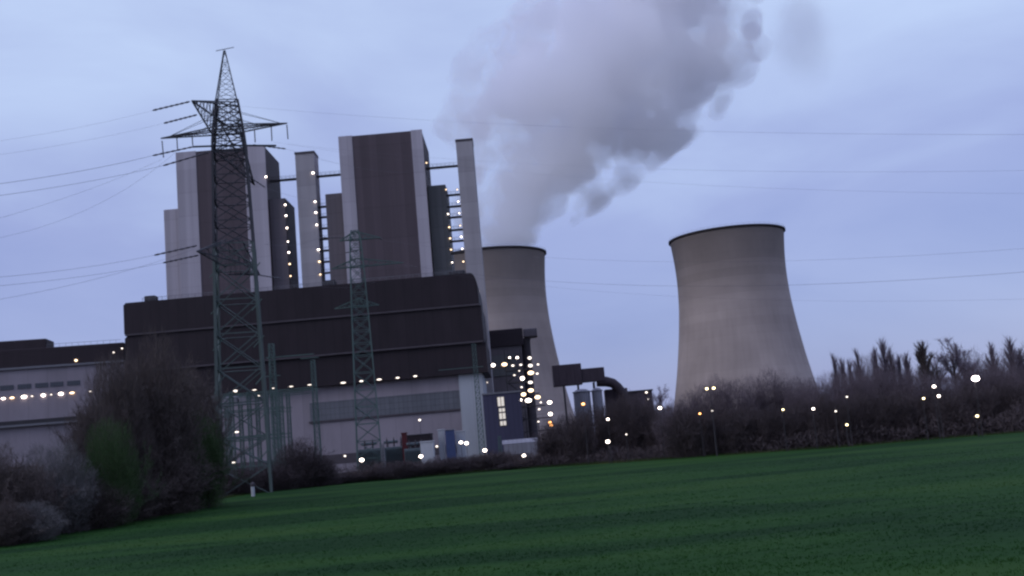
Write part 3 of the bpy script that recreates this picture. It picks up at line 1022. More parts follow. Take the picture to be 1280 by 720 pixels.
def truss(m, base_lo, base_hi, tip, half, wl_, wb, n=6):
    """pointed crossarm: two lower chords and two upper chords meeting at the tip"""
    base_lo, base_hi, tip = Vector(base_lo), Vector(base_hi), Vector(tip)
    ax = (tip - base_lo)
    side = ax.cross(Vector((0, 0, 1))).normalized() * half
    L = [base_lo + side, base_lo - side]
    H = [base_hi + side * .7, base_hi - side * .7]
    for q in L + H:
        m.tube([q, tip], wl_)
    for k in range(n):
        t, t2 = k / n, (k + 1) / n
        for i in range(2):
            m.tube([L[i].lerp(tip, t), H[i].lerp(tip, (t + t2) / 2)], wb, 3, cap=False)
            m.tube([H[i].lerp(tip, (t + t2) / 2), L[i].lerp(tip, t2)], wb, 3, cap=False)
        m.tube([L[0].lerp(tip, t), L[1].lerp(tip, t2)], wb, 3, cap=False)
        m.tube([L[0].lerp(tip, t), L[1].lerp(tip, t)], wb, 3, cap=False)


def string(parent, a, b_, r=.16, name='insulator'):
    a, b_ = Vector(a), Vector(b_)
    n = 14
    m = MB()
    pts, rs = [], []
    for k in range(n + 1):
        pts.append(a.lerp(b_, k / n))
        rs.append(r * (1.0 if k % 2 else .55))
    m.tube(pts, rs, 6)
    m.build(name, M['insul'], parent)


YP = 185
tip = at(274, 62, YP)
base = at(298, 600, YP)
px_, zt_ = (at(290, 182, YP).x, tip.z)
cx_ = at(287, 182, YP).x
zA = at(285, 163, YP).z          # long crossarm
zA2 = at(285, 182, YP).z
zP = at(280, 129, YP).z          # upper joint
zC = at(290, 322, YP).z          # lower arm level
py = thing('lattice_pylon', (cx_, YP, 0), 'huge grey green lattice pylon with arms in two directions before the power station', 'pylon')
m = MB()
lattice(m, [(0, 4.4), (10, 4.15), (zC - 2, 3.45), (zC + 2, 3.4)], (cx_, YP), R(12), .33, .12, .75)
m.build('body', M['pylon_grey'], py)
m = MB()
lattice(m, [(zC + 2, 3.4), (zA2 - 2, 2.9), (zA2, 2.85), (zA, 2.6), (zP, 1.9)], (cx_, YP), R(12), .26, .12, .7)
m.build('upper_body', M['pylon_backlit'], py)
m = MB()
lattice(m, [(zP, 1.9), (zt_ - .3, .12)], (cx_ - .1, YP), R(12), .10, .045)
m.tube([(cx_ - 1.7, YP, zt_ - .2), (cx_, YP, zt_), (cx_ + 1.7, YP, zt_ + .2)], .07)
m.build('peak', M['pylon_backlit'], py)


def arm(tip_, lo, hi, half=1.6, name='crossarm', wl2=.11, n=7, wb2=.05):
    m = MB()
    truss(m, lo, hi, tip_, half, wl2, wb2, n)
    m.build(name, M['pylon_backlit'], py)


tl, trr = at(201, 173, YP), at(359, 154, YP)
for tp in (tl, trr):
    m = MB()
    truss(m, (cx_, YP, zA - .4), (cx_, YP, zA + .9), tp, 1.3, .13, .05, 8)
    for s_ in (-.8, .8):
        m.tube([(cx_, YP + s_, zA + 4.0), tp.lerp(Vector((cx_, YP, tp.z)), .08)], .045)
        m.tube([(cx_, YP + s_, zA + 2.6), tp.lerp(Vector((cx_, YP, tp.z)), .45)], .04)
    m.build('crossarm', M['pylon_backlit'], py)
tn = at(240, 126, 163)
arm(tn, (cx_, YP, zA - 1.5), (cx_, YP, zP), 2.6, wl2=.15, n=8, wb2=.06)
tf = at(318, 231, 209)
arm(tf, (cx_, YP, zA2 - 1), (cx_, YP, zA + 2), 2.4, wl2=.15, n=8, wb2=.06)
tn2 = at(246, 314, 170)
arm(tn2, (cx_, YP, zC - 1.5), (cx_, YP, zC + 3.5), 2.0, wl2=.13)
tf2 = at(325, 344, 205)
arm(tf2, (cx_, YP, zC - 3), (cx_, YP, zC + 3), 2.0, wl2=.13)
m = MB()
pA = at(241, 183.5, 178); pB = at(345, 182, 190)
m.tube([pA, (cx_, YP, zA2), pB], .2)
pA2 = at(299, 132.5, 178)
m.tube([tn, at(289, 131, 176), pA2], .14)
m.build('crossbar', M['pylon_backlit'], py)
m = MB()
mm_ = at(262, 371, YP)
for z_ in np.arange(6, zC - 4, 6.5):           # brackets on two legs
    for sx in (-1, 1):
        x_ = cx_ + sx * 3.6
        m = MB()
        m.tube([(x_, YP - 4, z_), (x_ + 1.9, YP - 4.2, z_ + 1.9)], .11)
        m.build('leg_bracket', M['pylon_teal'], py)
for (ua, va, ub, vb) in ((202.5, 176, 204.5, 197), (221, 172, 222, 188), (240, 169, 241, 182), (318, 161, 319, 178), (339, 158.5, 340, 176), (358.5, 156, 360, 174)):
    string(py, at(ua, va, YP), at(ub, vb, YP), .13)

# conductors, each with its tension insulator string
wires = []


def wire(a, b_, sag=1.0, r=.03, label='', n=14, group='overhead conductors'):
    a, b_ = Vector(a), Vector(b_)
    m = MB()
    pts = []
    for k in range(n + 1):
        t = k / n
        p = a.lerp(b_, t)
        p.z -= sag * 4 * t * (1 - t)
        pts.append(p)
    m.tube(pts, r * .72, 4)
    m.build('overhead_wire', M['wire'], loc=a, label=label, cat='power line', group=group)


def far_left(u, v, Y):
    """continue a conductor well past the left edge of the picture"""
    return at(u, v, Y)


LW_ = [  # string from, string to, wire end at the left, radius, label
    ((237, 127, 163), (191, 138, 157), (-60, 184, 118), .018, 'topmost faint conductor running left from the pylon arm nearest the camera'),
    ((246, 143.5, 166), (205, 154, 160), (-60, 201, 122), .018, 'second conductor from the top running left off the big pylon'),
    ((241, 183.5, 178), (191, 194.5, 172), (-60, 237, 124), .050, 'thick dark conductor at the height of the long crossarm, running left'),
    ((262, 190, 180), (204, 207, 174), (-60, 252, 128), .046, 'thick dark conductor just under the long crossarm, running left'),
    ((246, 307, 170), (193, 319, 165), (-60, 351, 118), .036, 'upper conductor running left from the low pylon arm'),
    ((248, 319, 172), (204, 328.5, 167), (-60, 362, 124), .034, 'lower conductor running left from the low pylon arm'),
]
for A, B, C_, r_, lab in LW_:
    string(py, at(*A), at(*B), .17)
    wire(at(*B), at(*C_), .5, r_, lab)
wire(tl + Vector((0, 0, -4)), at(-60, 289, 118), .8, .022, 'faint conductor leaving the left tip of the long crossarm')
wire(at(221, 189, YP), at(-60, 307, 125), 3.2, .022, 'faint sagging conductor from the left half of the long crossarm')
wire(at(241, 312, 170), at(-60, 384, 122), .9, .030, 'lowest conductor running left above the hall roof')
for A, B in (((304, 216, 200), (331, 234, 214)), ((316, 181, 190), (357, 186, 196)), ((312, 328, 200), (324, 344.5, 206)), ((325, 344, 205), (350, 348, 212))):
    string(py, at(*A), at(*B), .17)
wire(at(357, 186, 196), at(560, 209, 330), 3, .024, 'faint conductor from the pylon to the tallest boiler tower')
wire(at(331, 234, 214), at(423, 245, 380), 2, .024, 'short conductor from the far upper pylon arm to the boiler house')
wire(at(350, 348, 212), at(470, 352, 338), 2, .03, 'dark conductor from the far lower pylon arm above the black hall')

# right-hand sky conductors
wire(pA2, at(1340, 168, 118), 1.5, .017, 'topmost faint conductor crossing the sky to the right')
wire(trr + Vector((0, 0, -4)), at(1340, 212, 120), 2.0, .015, 'faint conductor from the right crossarm tip crossing the steam plume')
wire(at(339, 177, YP), at(1340, 242, 122), 2.5, .013, 'faint conductor low across the steam plume and right sky')

# second pylon, smaller and teal
Y2 = 262
zt2 = at(441, 289, Y2).z
x2 = at(452, 420, Y2).x
p2 = thing('lattice_pylon', (x2, Y2, 0), 'smaller teal lattice pylon with three arm levels before the black hall', 'pylon')
zl = [at(452, v_, Y2).z for v_ in (445, 383, 333, 299)]
m = MB(); lattice(m, [(0, 3.1), (zl[0], 2.35), (zl[1], 2.0), (zl[2], 1.7), (zl[3], 1.35), (zt2, .9)], (x2, Y2), R(8), .2, .085, .8); m.build('body', M['pylon_teal'], p2)
for v_, ul, ur, k in ((299, 424, 476, 3), (333, 414, 505, 2), (383, 418, 474, 1)):
    for ue in (ul, ur):
        m = MB()
        truss(m, (x2, Y2, zl[k]), (x2, Y2, zl[k] + 2.2), (at(ue, v_, Y2).x, Y2, zl[k]), .9, .12, .06, 5)
        m.build('crossarm', M['pylon_teal'], p2)
for A, B in (((400, 297, Y2), (431, 297, Y2)), ((472, 296, Y2), (478, 300, Y2 + 2)), ((432, 316, Y2), (448, 313, Y2))):
    string(p2, at(*A), at(*B), .18)
wire(at(400, 297, Y2), at(330, 305, 212), 1, .04, 'short dark conductor between the big pylon and the smaller teal pylon', n=8)
wire(at(478, 300, Y2 + 2), at(1340, 306, 150), 4, .024, 'conductor at the level of the cooling tower rims')
wire(at(505, 331, Y2), at(1340, 335, 150), 4, .038, 'darkest conductor crossing the clear cooling tower and right sky')
wire(at(505, 333, Y2 + 1), at(1340, 372, 152), 3.5, .018, 'faint conductor below the darkest one on the right')
wire(at(415, 338, Y2), at(330, 345, 206), 1, .034, 'lower dark conductor between the big pylon and the smaller teal pylon', n=8)

# slender masts
def mast(name, u, vtop, Y, hw, label, arms=(), mt='pylon_teal', vref=None):
    p = at(u, vtop, Y)
    t = thing(name, (p.x, Y, 0), label, 'mast', 'slender yard masts')
    m = MB(); lattice(m, [(0, hw), (p.z, hw * .6)], (p.x, Y), 0, .09, .05, 1.2); m.build('shaft', M[mt], t)
    for va, ul, ur in arms:
        z = at(u, va, Y).z
        m = MB()
        a, c = at(ul, va, Y).x, at(ur, va, Y).x
        for y_ in (Y - .45, Y + .45):
            m.tube([(a, y_, z), (c, y_, z)], .1)
        k = a
        while k < c - 1:
            m.tube([(k, Y - .45, z), (k + 1, Y + .45, z)], .05)
            k += 1
        m.build('crossarm', M[mt], t)
    return t


mast('lattice_mast', 592, 430, 275, .75, 'slender dark mast with one long arm before the end of the black hall', ((459, 548, 604),))
mast('lattice_mast', 339, 430, 215, .8, 'slim teal mast just right of the big pylon', ((447, 333, 392), (470, 330, 350)))
mast('lattice_mast', 391, 450, 240, .7, 'short teal mast with a thick dark arm before the hall', ((447, 376, 398),))
mast('lattice_mast', 624, 545, 215, .4, 'low pale mast left of the white shed')
mast('lattice_mast', 702, 552, 205, .35, 'thin pale pole on the field edge right of the white shed', mt='rail')
mast('lattice_mast', 478, 555, 212, .4, 'low pale mast right of the brightest yard lamp', mt='rail')
# low busbar gantry beside the big pylon
g = thing('busbar_gantry', (at(300, 540, 225).x, 225, 0), 'teal busbar gantry of posts and beams behind the big pylon', 'gantry')
for u_ in (272, 290, 312, 334, 352):
    x_ = at(u_, 520, 225).x
    for y_ in (225, 232):
        m = MB()
        lattice(m, [(0, .4), (at(u_, 490, 225).z, .35)], (x_, y_), 0, .07, .045, 1.2)
        m.build('post', M['pylon_teal'], g)
for v_ in (491, 512, 545):
    for y_ in (225, 232):
        m = MB()
        z = at(312, v_, 225).z
        m.tube([(at(262, v_, 225).x, y_, z), (at(392 if v_ == 491 else 356, v_, 225).x, y_, z)], .16)
        m.tube([(at(262, v_, 225).x, y_, z - .8), (at(380 if v_ == 491 else 356, v_, 225).x, y_, z - .8)], .1)
        m.build('beam', M['pylon_teal'], g)
for u_, w_ in ((270, 3), (290, 6), (306, 4)):
    p = at(u_, 505, 228)
    m = MB()
    m.box(p.x - w_ * .25, p.x + w_ * .25, 227, 229, p.z, p.z + 1.6, bev=.15)
    m.build('switch_box', M['pale_metal'], g)
for u_, v_ in ((294, 488.5), (322, 495), (292, 578), (296, 540)):
    lamp_part(g, at(u_, v_, 224), 1.2, 'lamp_soft', .3)

# ------------------------------------------------------------------ lamps on poles
def street_lamp(u, v, Y, size, m_, label, double=False):
    p = at(u, v, Y)
    t = thing('street_lamp', (p.x, Y + .6, 0), label, 'lamp post', 'lamp posts of the works')
    m = MB()
    m.tube([(p.x, Y + .6, 0), (p.x, Y + .6, p.z + size * .45)], [.07, .04], 8)
    m.tube([(p.x, Y + .6, p.z + size * .45), (p.x, Y, p.z + size * .45)], .04, 6)
    m.build('pole', M['steel'], t)
    offs = (-.55, .55) if double else (0,)
    for o_ in offs:
        x_ = p.x + o_ * max(1.0, size * 1.5)
        m = MB()
        m.box(x_ - size * .45, x_ + size * .45, Y - .12, Y + .5, p.z + size * .33, p.z + size * .33 + .10, bev=.03)
        h = m.build('lamp_head', M['steel'], t)
        m = MB()
        m.lathe([(.01, -size * .33)] + [(size * .45 * math.cos(a), size * .33 * math.sin(a)) for a in np.linspace(-1.2, 1.2, 6)] + [(.01, size * .33 - .003)], 12, (x_, Y + .15, p.z))
        m.build('lens', M[m_], h)
    return t


for a in (
    (1220, 473, 150, 1.10, 'lamp_big', 'brightest white floodlight on a post at the right wood'),
    (1168, 483, 152, .55, 'lamp', 'white lamp post, upper of the pair under the broad dark poplar'),
    (1174, 495, 153, .50, 'lamp', 'white lamp post, lower of the pair under the broad dark poplar'),
    (1155, 498, 156, .42, 'lamp_yellow', 'small yellow lamp post below the broad dark poplar'),
    (1222, 520, 150, .48, 'lamp_yellow', 'yellow lamp post low in the hedge under the brightest floodlight'),
    (1059, 496, 158, .34, 'lamp_soft', 'dim lamp post, highest of the four right of the clear cooling tower'),
    (1045, 514, 158, .36, 'lamp_soft', 'dim lamp post leftmost of the four right of the clear cooling tower'),
    (1059, 531, 157, .42, 'lamp_yellow', 'yellow lamp post, lowest of the four right of the clear cooling tower'),
    (1017, 511, 159, .48, 'lamp', 'white lamp post at the right foot of the clear cooling tower'),
    (979, 512, 161, .38, 'lamp_yellow', 'small yellow lamp post before the right half of the clear cooling tower'),
    (875, 517, 168, .38, 'lamp_orange', 'orange lamp post before the left foot of the clear cooling tower'),
    (890.5, 513.5, 168, .32, 'lamp_soft', 'dim lamp post right of the orange one before the clear cooling tower'),
    (825, 510, 176, .66, 'lamp', 'white lamp post alone left of the clear cooling tower'),
    (760, 524, 180, .52, 'lamp', 'white lamp post, upper of the two below the pale tanks'),
    (760, 552, 181, .80, 'lamp', 'bright white lamp post, lower of the two below the pale tanks'),
    (783, 543, 180, .34, 'lamp_soft', 'dim low lamp post between the bright one and the wood'),
    (729, 505, 186, .62, 'lamp_orange', 'orange lamp post before the pale tanks'),
    (655, 569.5, 198, .80, 'lamp', 'white lamp post before the white shed'),
    (606, 563, 205, .85, 'lamp', 'white lamp post left of the white shed'),
    (576, 553, 232, .85, 'lamp', 'white yard lamp, left of the close pair by the white container'),
    (583, 554, 233, .95, 'lamp', 'white yard lamp, right of the close pair by the white container'),
    (526, 570.5, 205, .85, 'lamp', 'white yard lamp below the white kiosk'),
    (546, 558, 240, .6, 'lamp_soft', 'dim yard lamp between the white kiosk and the containers'),
    (524.5, 525, 290, .8, 'lamp_soft', 'dim globe lamp above the equipment house'),
    (452, 575, 204, .95, 'lamp', 'brightest yard lamp low by the smaller teal pylon'),
    (431, 570, 212, .5, 'lamp_soft', 'dim yard lamp left of the brightest one'),
):
    street_lamp(*a)
street_lamp(888, 485.5, 166, .50, 'lamp_yellow', 'twin yellow lamps on one post before the clear cooling tower', True)

# ------------------------------------------------------------------ marker post
p = ground_at(316.5, 622)
mp_ = thing('marker_post', (p.x, p.y, 0), 'white marker post with a dark cap at the field edge', 'marker post')
m = MB(); m.lathe([(.30, 0), (.30, 1.7), (.26, 1.75)], 12, (p.x, p.y, 0)); m.build('post', M['white_paint'], mp_)
m = MB(); m.lathe([(.3, 1.753), (.34, 1.8), (.34, 2.25), (.2, 2.45), (.01, 2.5)], 12, (p.x, p.y, 0)); m.build('cap', M['ledge'], mp_)


# ------------------------------------------------------------------ trees
def rnd_dir():
    v = Vector((random.gauss(0, 1), random.gauss(0, 1), random.gauss(0, 1)))
    return v.normalized()


def gen_tree(seed, kind, ntw, tw_w, tw_l):
    """tree of height about 10 m at the origin -> (limb mesh builder, twig triangles)"""
    random.seed(seed)
    m = MB()
    terms = []

    def limb(p, d, L, r, lev, bend=.18, upw=.07):
        pts = [p.copy()]
        n = 4
        q = p.copy()
        dd = d.normalized()
        for k in range(n):
            dd = (dd + rnd_dir() * bend + Vector((0, 0, upw))).normalized()
            q = q + dd * L / n
            pts.append(q.copy())
        rs = [r * (1 - .6 * k / n) for k in range(n + 1)]
        m.tube(pts, rs, 5 if lev < 2 else 3, cap=False)
        terms.append((pts, lev))
        return pts, dd

    def grow(p, d, L, r, lev, maxlev, nb, spread):
        pts, dd = limb(p, d, L, r, lev)
        if lev >= maxlev:
            return
        for k in range(nb):
            t = random.uniform(.35, 1.0)
            i = min(3, int(t * 4))
            q = pts[i].lerp(pts[i + 1], t * 4 - i)
            d2 = (dd + rnd_dir() * spread).normalized()
            grow(q, d2, L * random.uniform(.5, .75), r * .5, lev + 1, maxlev, nb, spread)

    if kind == 'poplar':
        pts = [Vector((0, 0, 0))]
        for k in range(1, 9):
            pts.append(Vector((random.gauss(0, .06), random.gauss(0, .06), 10 * k / 8)))
        m.tube(pts, [.2 * (1 - .9 * k / 8) for k in range(9)], 6)
        for k in range(120):
            h = random.uniform(.08, .95)
            a = random.uniform(0, 2 * math.pi)
            rad = 1.0 * (1.0 - h) ** .65 * min(1, h * 2.5 + .25) * random.uniform(.1, 1)
            q0 = Vector((0, 0, max(.3, h * 10 - 1.3)))
            q1 = Vector((math.cos(a) * rad, math.sin(a) * rad, h * 10))
            q2 = q1 + Vector((math.cos(a) * .10, math.sin(a) * .10, random.uniform(.5, 1.3) * (1.25 - h)))
            m.tube([q0, q1, q2], [.04, .025, .008], 3, cap=False)
            terms.append(([q0, q1, q2], 2))
    elif kind == 'round':
        pts = [Vector((0, 0, 0)), Vector((.05, 0, 1)), Vector((0, .08, 2.4)), Vector((-.05, .05, 3.4))]
        m.tube(pts, [.26, .22, .18, .13], 7)
        for k in range(8):
            a = k * 2.4 + random.uniform(-.3, .3)
            tl_ = random.uniform(.25, 1.1)
            d = Vector((math.cos(a) * tl_, math.sin(a) * tl_, 1))
            grow(Vector((0, 0, random.uniform(1.6, 3.4))), d, random.uniform(2.3, 3.6), .09, 1, 3, 5, .85)
    elif kind == 'open':
        pts = [Vector((0, 0, 0)), Vector((.1, 0, 2)), Vector((0, .1, 4)), Vector((.12, 0, 6.2)), Vector((0, 0, 7.5))]
        m.tube(pts, [.19, .16, .13, .1, .06], 7)
        for k in range(13):
            h = random.uniform(3.2, 7.5)
            a = random.uniform(0, 2 * math.pi)
            d = Vector((math.cos(a) * .7, math.sin(a) * .7, .9))
            grow(Vector((0, 0, h)), d, random.uniform(1.2, 2.1), .06, 1, 3, 3, .65)
    elif kind == 'shrub':
        for k in range(16):
            a = random.uniform(0, 2 * math.pi)
            t = random.uniform(.05, .75)
            d = Vector((math.cos(a) * t, math.sin(a) * t, 1))
            q = Vector((math.cos(a) * random.uniform(0, 1.5), math.sin(a) * random.uniform(0, 1.5), 0))
            grow(q, d, random.uniform(2.2, 4.4), .07, 1, 3, 5, .85)
    # twigs
    segs, wts = [], []
    for pts, lev in terms:
        for k in range(len(pts) - 1):
            segs.append((pts[k], pts[k + 1]))
            wts.append((pts[k + 1] - pts[k]).length * (.35 if lev < 2 else 1.0))
    A = np.array([s[0] for s in segs])
    B = np.array([s[1] for s in segs])
    wts = np.array(wts)
    idx = RNG.choice(len(segs), ntw, p=wts / wts.sum())
    t = RNG.uniform(0, 1, (ntw, 1))
    P = A[idx] * (1 - t) + B[idx] * t
    D_ = B[idx] - A[idx]
    D_ /= np.linalg.norm(D_, axis=1, keepdims=True) + 1e-9
    k_up = .7 if kind == 'poplar' else .15
    sp = .22 if kind == 'poplar' else .75
    D_ = D_ * (.6 if kind == 'poplar' else .4) + RNG.normal(0, sp, (ntw, 3)) + np.array([0, 0, k_up])
    D_ /= np.linalg.norm(D_, axis=1, keepdims=True) + 1e-9
    if kind in ('round', 'shrub'):              # fine outer twigs fill the crown's volume out to an uneven dome
        ne = int(ntw * .62)
        zc_, rz_ = (5.6, 4.4) if kind == 'round' else (3.2, 4.6)
        ph = RNG.normal(0, 1, (ne, 3))
        ph /= np.linalg.norm(ph, axis=1, keepdims=True)
        lump = np.array([1 + .30 * noise.noise((p[0] * 1.7 + seed, p[1] * 1.7, p[2] * 1.7)) + .22 * noise.noise((p[0] * 4 + seed, p[1] * 4, p[2] * 4)) for p in ph])
        rr_ = RNG.uniform(.15, 1, ne) ** .45 * lump
        Q = ph * rr_[:, None] * np.array([3.1, 3.1, rz_]) + np.array([0, 0, zc_])
        ok = Q[:, 2] > .1
        keep = np.where(ok)[0]
        P[keep] = Q[keep]
        D_[keep] = ph[keep] * .5 + RNG.normal(0, .45, (len(keep), 3)) + np.array([0, 0, .75])
        D_ /= np.linalg.norm(D_, axis=1, keepdims=True) + 1e-9
    L = RNG.uniform(.4, 1.0, (ntw, 1)) * tw_l
    side = np.cross(D_, RNG.normal(0, 1, (ntw, 3)))
    side /= np.linalg.norm(side, axis=1, keepdims=True) + 1e-9
    side *= tw_w * RNG.uniform(.6, 1.3, (ntw, 1))
    V = np.stack([P - side, P + side, P + D_ * L], 1).reshape(-1, 3)
    V[:, 2] = np.maximum(V[:, 2], .02)
    top = max(V[:, 2].max(), 1)
    T = np.arange(ntw * 3).reshape(-1, 3)
    s = 10.0 / np.percentile(V[:, 2], 99.5 if kind in ('round', 'shrub') else 99.8)
    V = V * s
    m.v = [(a * s, b_ * s, c * s) for a, b_, c in m.v]
    return m, V, T


PROTO = {}


def proto(key, seed, kind, ntw, w, l, twm, bark='bark'):
    m, V, T = gen_tree(seed, kind, ntw, w, l)
    me1 = bpy.data.meshes.new('trunk')
    me1.from_pydata(m.v, [], m.f)
    me1.materials.append(M[bark])
    me2 = np_mesh('crown', V, T, M[twm])
    ext = np.percentile(np.abs(V[:, 0]), 99.3 if kind == 'poplar' else 96)
    PROTO.setdefault(key, []).append((me1, me2, ext))


for k in range(4):
    proto('poplar', 10 + k, 'poplar', 4200, .012, .95, 'twig_poplar')
for k in range(5):
    proto('round', 20 + k, 'round', 12500, .015, .95, 'twig')
for k in range(2):
    proto('open', 30 + k, 'open', 3400, .014, .7, 'twig_poplar')
for k in range(4):
    proto('shrub', 40 + k, 'shrub', 17000, .018, .9, 'twig_hedge')
for k in range(3):
    proto('near', 50 + k, 'shrub', 44000, .013, .7, 'twig_dark')
proto('near_green', 60, 'shrub', 40000, .013, .6, 'twig_green')
proto('near_pale', 61, 'shrub', 34000, .012, .6, 'twig_pale')
proto('dense_poplar', 70, 'poplar', 9000, .016, .9, 'twig_dark')


def tree(u, vtop, Y, key, label, width_px=None, name='bare_tree', cat='tree', group=None, idx=None):
    p = at(u, vtop, Y)
    pr = PROTO[key]
    me1, me2, ext = pr[(idx if idx is not None else random.randrange(len(pr)))]
    r = link(bpy.data.objects.new(name, None), None, (p.x, Y, -.05), random.uniform(0, 6.28), label, cat, group)
    sz = max(p.z, .5) / 10
    sx = sz if width_px is None else (width_px / F_PX * Y / 2) / ext
    r.scale = (sx, sx, sz)
    for nm, me_ in (('trunk', me1), ('crown', me2)):
        c = bpy.data.objects.new(nm, me_)
        col.objects.link(c)
        c.parent = r
    return r


ORD = ['first', 'second', 'third', 'fourth', 'fifth', 'sixth', 'seventh', 'eighth', 'ninth', 'tenth', 'eleventh', 'twelfth', 'thirteenth', 'fourteenth', 'fifteenth', 'sixteenth', 'seventeenth', 'eighteenth', 'nineteenth', 'twentieth']

# tall trees of the right wood
G = 'trees of the right wood'
random.seed(3)
for u, v, Y, key, w, lab in (
    (1041, 441, 205, 'poplar', 20, 'thin bare poplar nearest the clear cooling tower in the right wood'),
    (1051, 446, 208, 'poplar', 18, 'thin bare poplar, second from the clear cooling tower in the right wood'),
    (1060, 449, 203, 'poplar', 18, 'low thin poplar, third from the clear cooling tower'),
    (1070, 436, 206, 'poplar', 24, 'bare poplar, fourth from the clear cooling tower, taller than its neighbours'),
    (1083, 446, 200, 'round', 40, 'round bare tree between two poplars left of the tall pointed poplar'),
    (1092, 433, 204, 'poplar', 24, 'bare poplar touching the left side of the tall pointed poplar'),
    (1101, 423, 206, 'poplar', 24, 'tall pointed poplar, highest in the left half of the right wood'),
    (1111, 434, 205, 'poplar', 20, 'bare poplar touching the right side of the tall pointed poplar'),
    (1122, 442, 207, 'poplar', 22, 'thin see-through poplar in the gap left of the broad dark poplar'),
    (1131, 440, 206, 'poplar', 22, 'thin see-through poplar touching the left of the broad dark poplar'),
    (1151, 427, 198, 'dense_poplar', 32, 'broad dark poplar, the most solid crown in the right wood'),
    (1168, 443, 210, 'open', 30, 'faint see-through tree in the gap right of the broad dark poplar'),
    (1187, 419, 200, 'open', 36, 'tall open tree with a tufted top, tallest in the right wood'),
    (1200, 437, 206, 'open', 26, 'thin open tree leaning out right of the tufted one'),
    (1217, 440, 204, 'round', 44, 'round bare tree above the brightest floodlight'),
    (1237, 428, 206, 'poplar', 24, 'bare poplar just right of the brightest floodlight'),
    (1250, 440, 202, 'round', 44, 'round bare tree between the two poplars at the right end'),
    (1261, 421, 205, 'poplar', 26, 'tall poplar, last one before the right edge of the picture'),
    (1273, 434, 206, 'poplar', 24, 'lower poplar cut by the right edge of the picture'),
    (1292, 430, 204, 'round', 50, 'round tree mostly beyond the right edge of the picture'),
):
    tree(u, v, Y, key, lab, w, 'poplar' if 'poplar' in key else 'bare_tree', 'tree', G)
# middle row of the right wood: rounder, lower
mid = [(1022, 474), (1036, 466), (1050, 470), (1066, 463), (1084, 466), (1102, 462), (1120, 466), (1138, 462), (1158, 466), (1178, 470), (1196, 468), (1214, 462), (1232, 458), (1250, 460), (1268, 456), (1286, 458)]
for k, (u, v) in enumerate(mid):
    tree(u, v + random.uniform(-3, 3), 178 + random.uniform(-5, 5), 'round', f'round bare tree in the right wood, {ORD[k]} from the left in its middle row', random.uniform(40, 54), group='middle row of the right wood')
for k, u in enumerate(range(1030, 1300, 22)):
    tree(u, 497 - (u - 1030) * .055 + random.uniform(-5, 5), 164 + random.uniform(-2, 3), 'shrub', f'dark bare shrub, {ORD[k]} from the left along the front of the right wood', random.uniform(40, 50), 'bare_shrub', 'shrub', 'front row of the right wood')
# before the clear cooling tower
ct = [(834, 509), (846, 500), (862, 491), (880, 482), (898, 471), (919, 476), (940, 472), (962, 463), (980, 476), (996, 474), (1010, 478)]
for k, (u, v) in enumerate(ct):
    tree(u, v, 186 + random.uniform(-6, 6), 'round', f'bare tree before the clear cooling tower, {ORD[k]} counted from the left', random.uniform(34, 44), group='trees before the clear cooling tower')
for k, u in enumerate(range(850, 1030, 22)):
    tree(u, 512 - (u - 850) * .05 + random.uniform(-4, 4), 172 + random.uniform(-2, 3), 'shrub', f'dark shrub at the field edge below the clear cooling tower, {ORD[k]} from the left', random.uniform(38, 48), 'bare_shrub', 'shrub', 'shrubs below the clear cooling tower')
# between the towers
tree(820, 482, 215, 'open', 'small see-through tree against the sky between the cooling towers', 24)
tree(800, 494, 225, 'round', 'purple brown bush tree left of the see-through tree between the towers', 40)
bt_ = [(646, 577), (670, 572), (688, 528), (706, 520), (722, 516), (740, 508), (758, 502), (776, 497), (794, 496), (812, 504), (830, 508)]
for k, (u, v) in enumerate(bt_):
    tree(u, v + random.uniform(-3, 3), 196 + random.uniform(-4, 6), 'shrub', f'bare shrub below the conveyor and tanks, {ORD[k]} from the white shed', random.uniform(34, 46), 'bare_shrub', 'shrub', 'shrubs between shed and cooling tower')
# low shrubs before the substation
for k, (u, v) in enumerate(((434, 590), (470, 584), (500, 576), (536, 578), (566, 572), (596, 568), (622, 566))):
    tree(u, v, 202 + random.uniform(-1, 3), 'shrub', f'low dark shrub before the substation yard, {ORD[k]} from the left', random.uniform(36, 50), 'bare_shrub', 'shrub', 'shrubs before the substation yard')
tree(372, 551, 196, 'shrub', 'rounded dark bush between the big pylon and the hall windows', 62, 'bare_shrub', 'shrub', idx=0)
tree(402, 572, 198, 'shrub', 'lower dark bush right of the rounded one before the hall', 44, 'bare_shrub', 'shrub', idx=1)
tree(340, 580, 190, 'shrub', 'low brown bush right of the white marker post', 52, 'bare_shrub', 'shrub', idx=2)
tree(300, 584, 184, 'shrub', 'low brown bush behind the white marker post', 52, 'bare_shrub', 'shrub', idx=3)
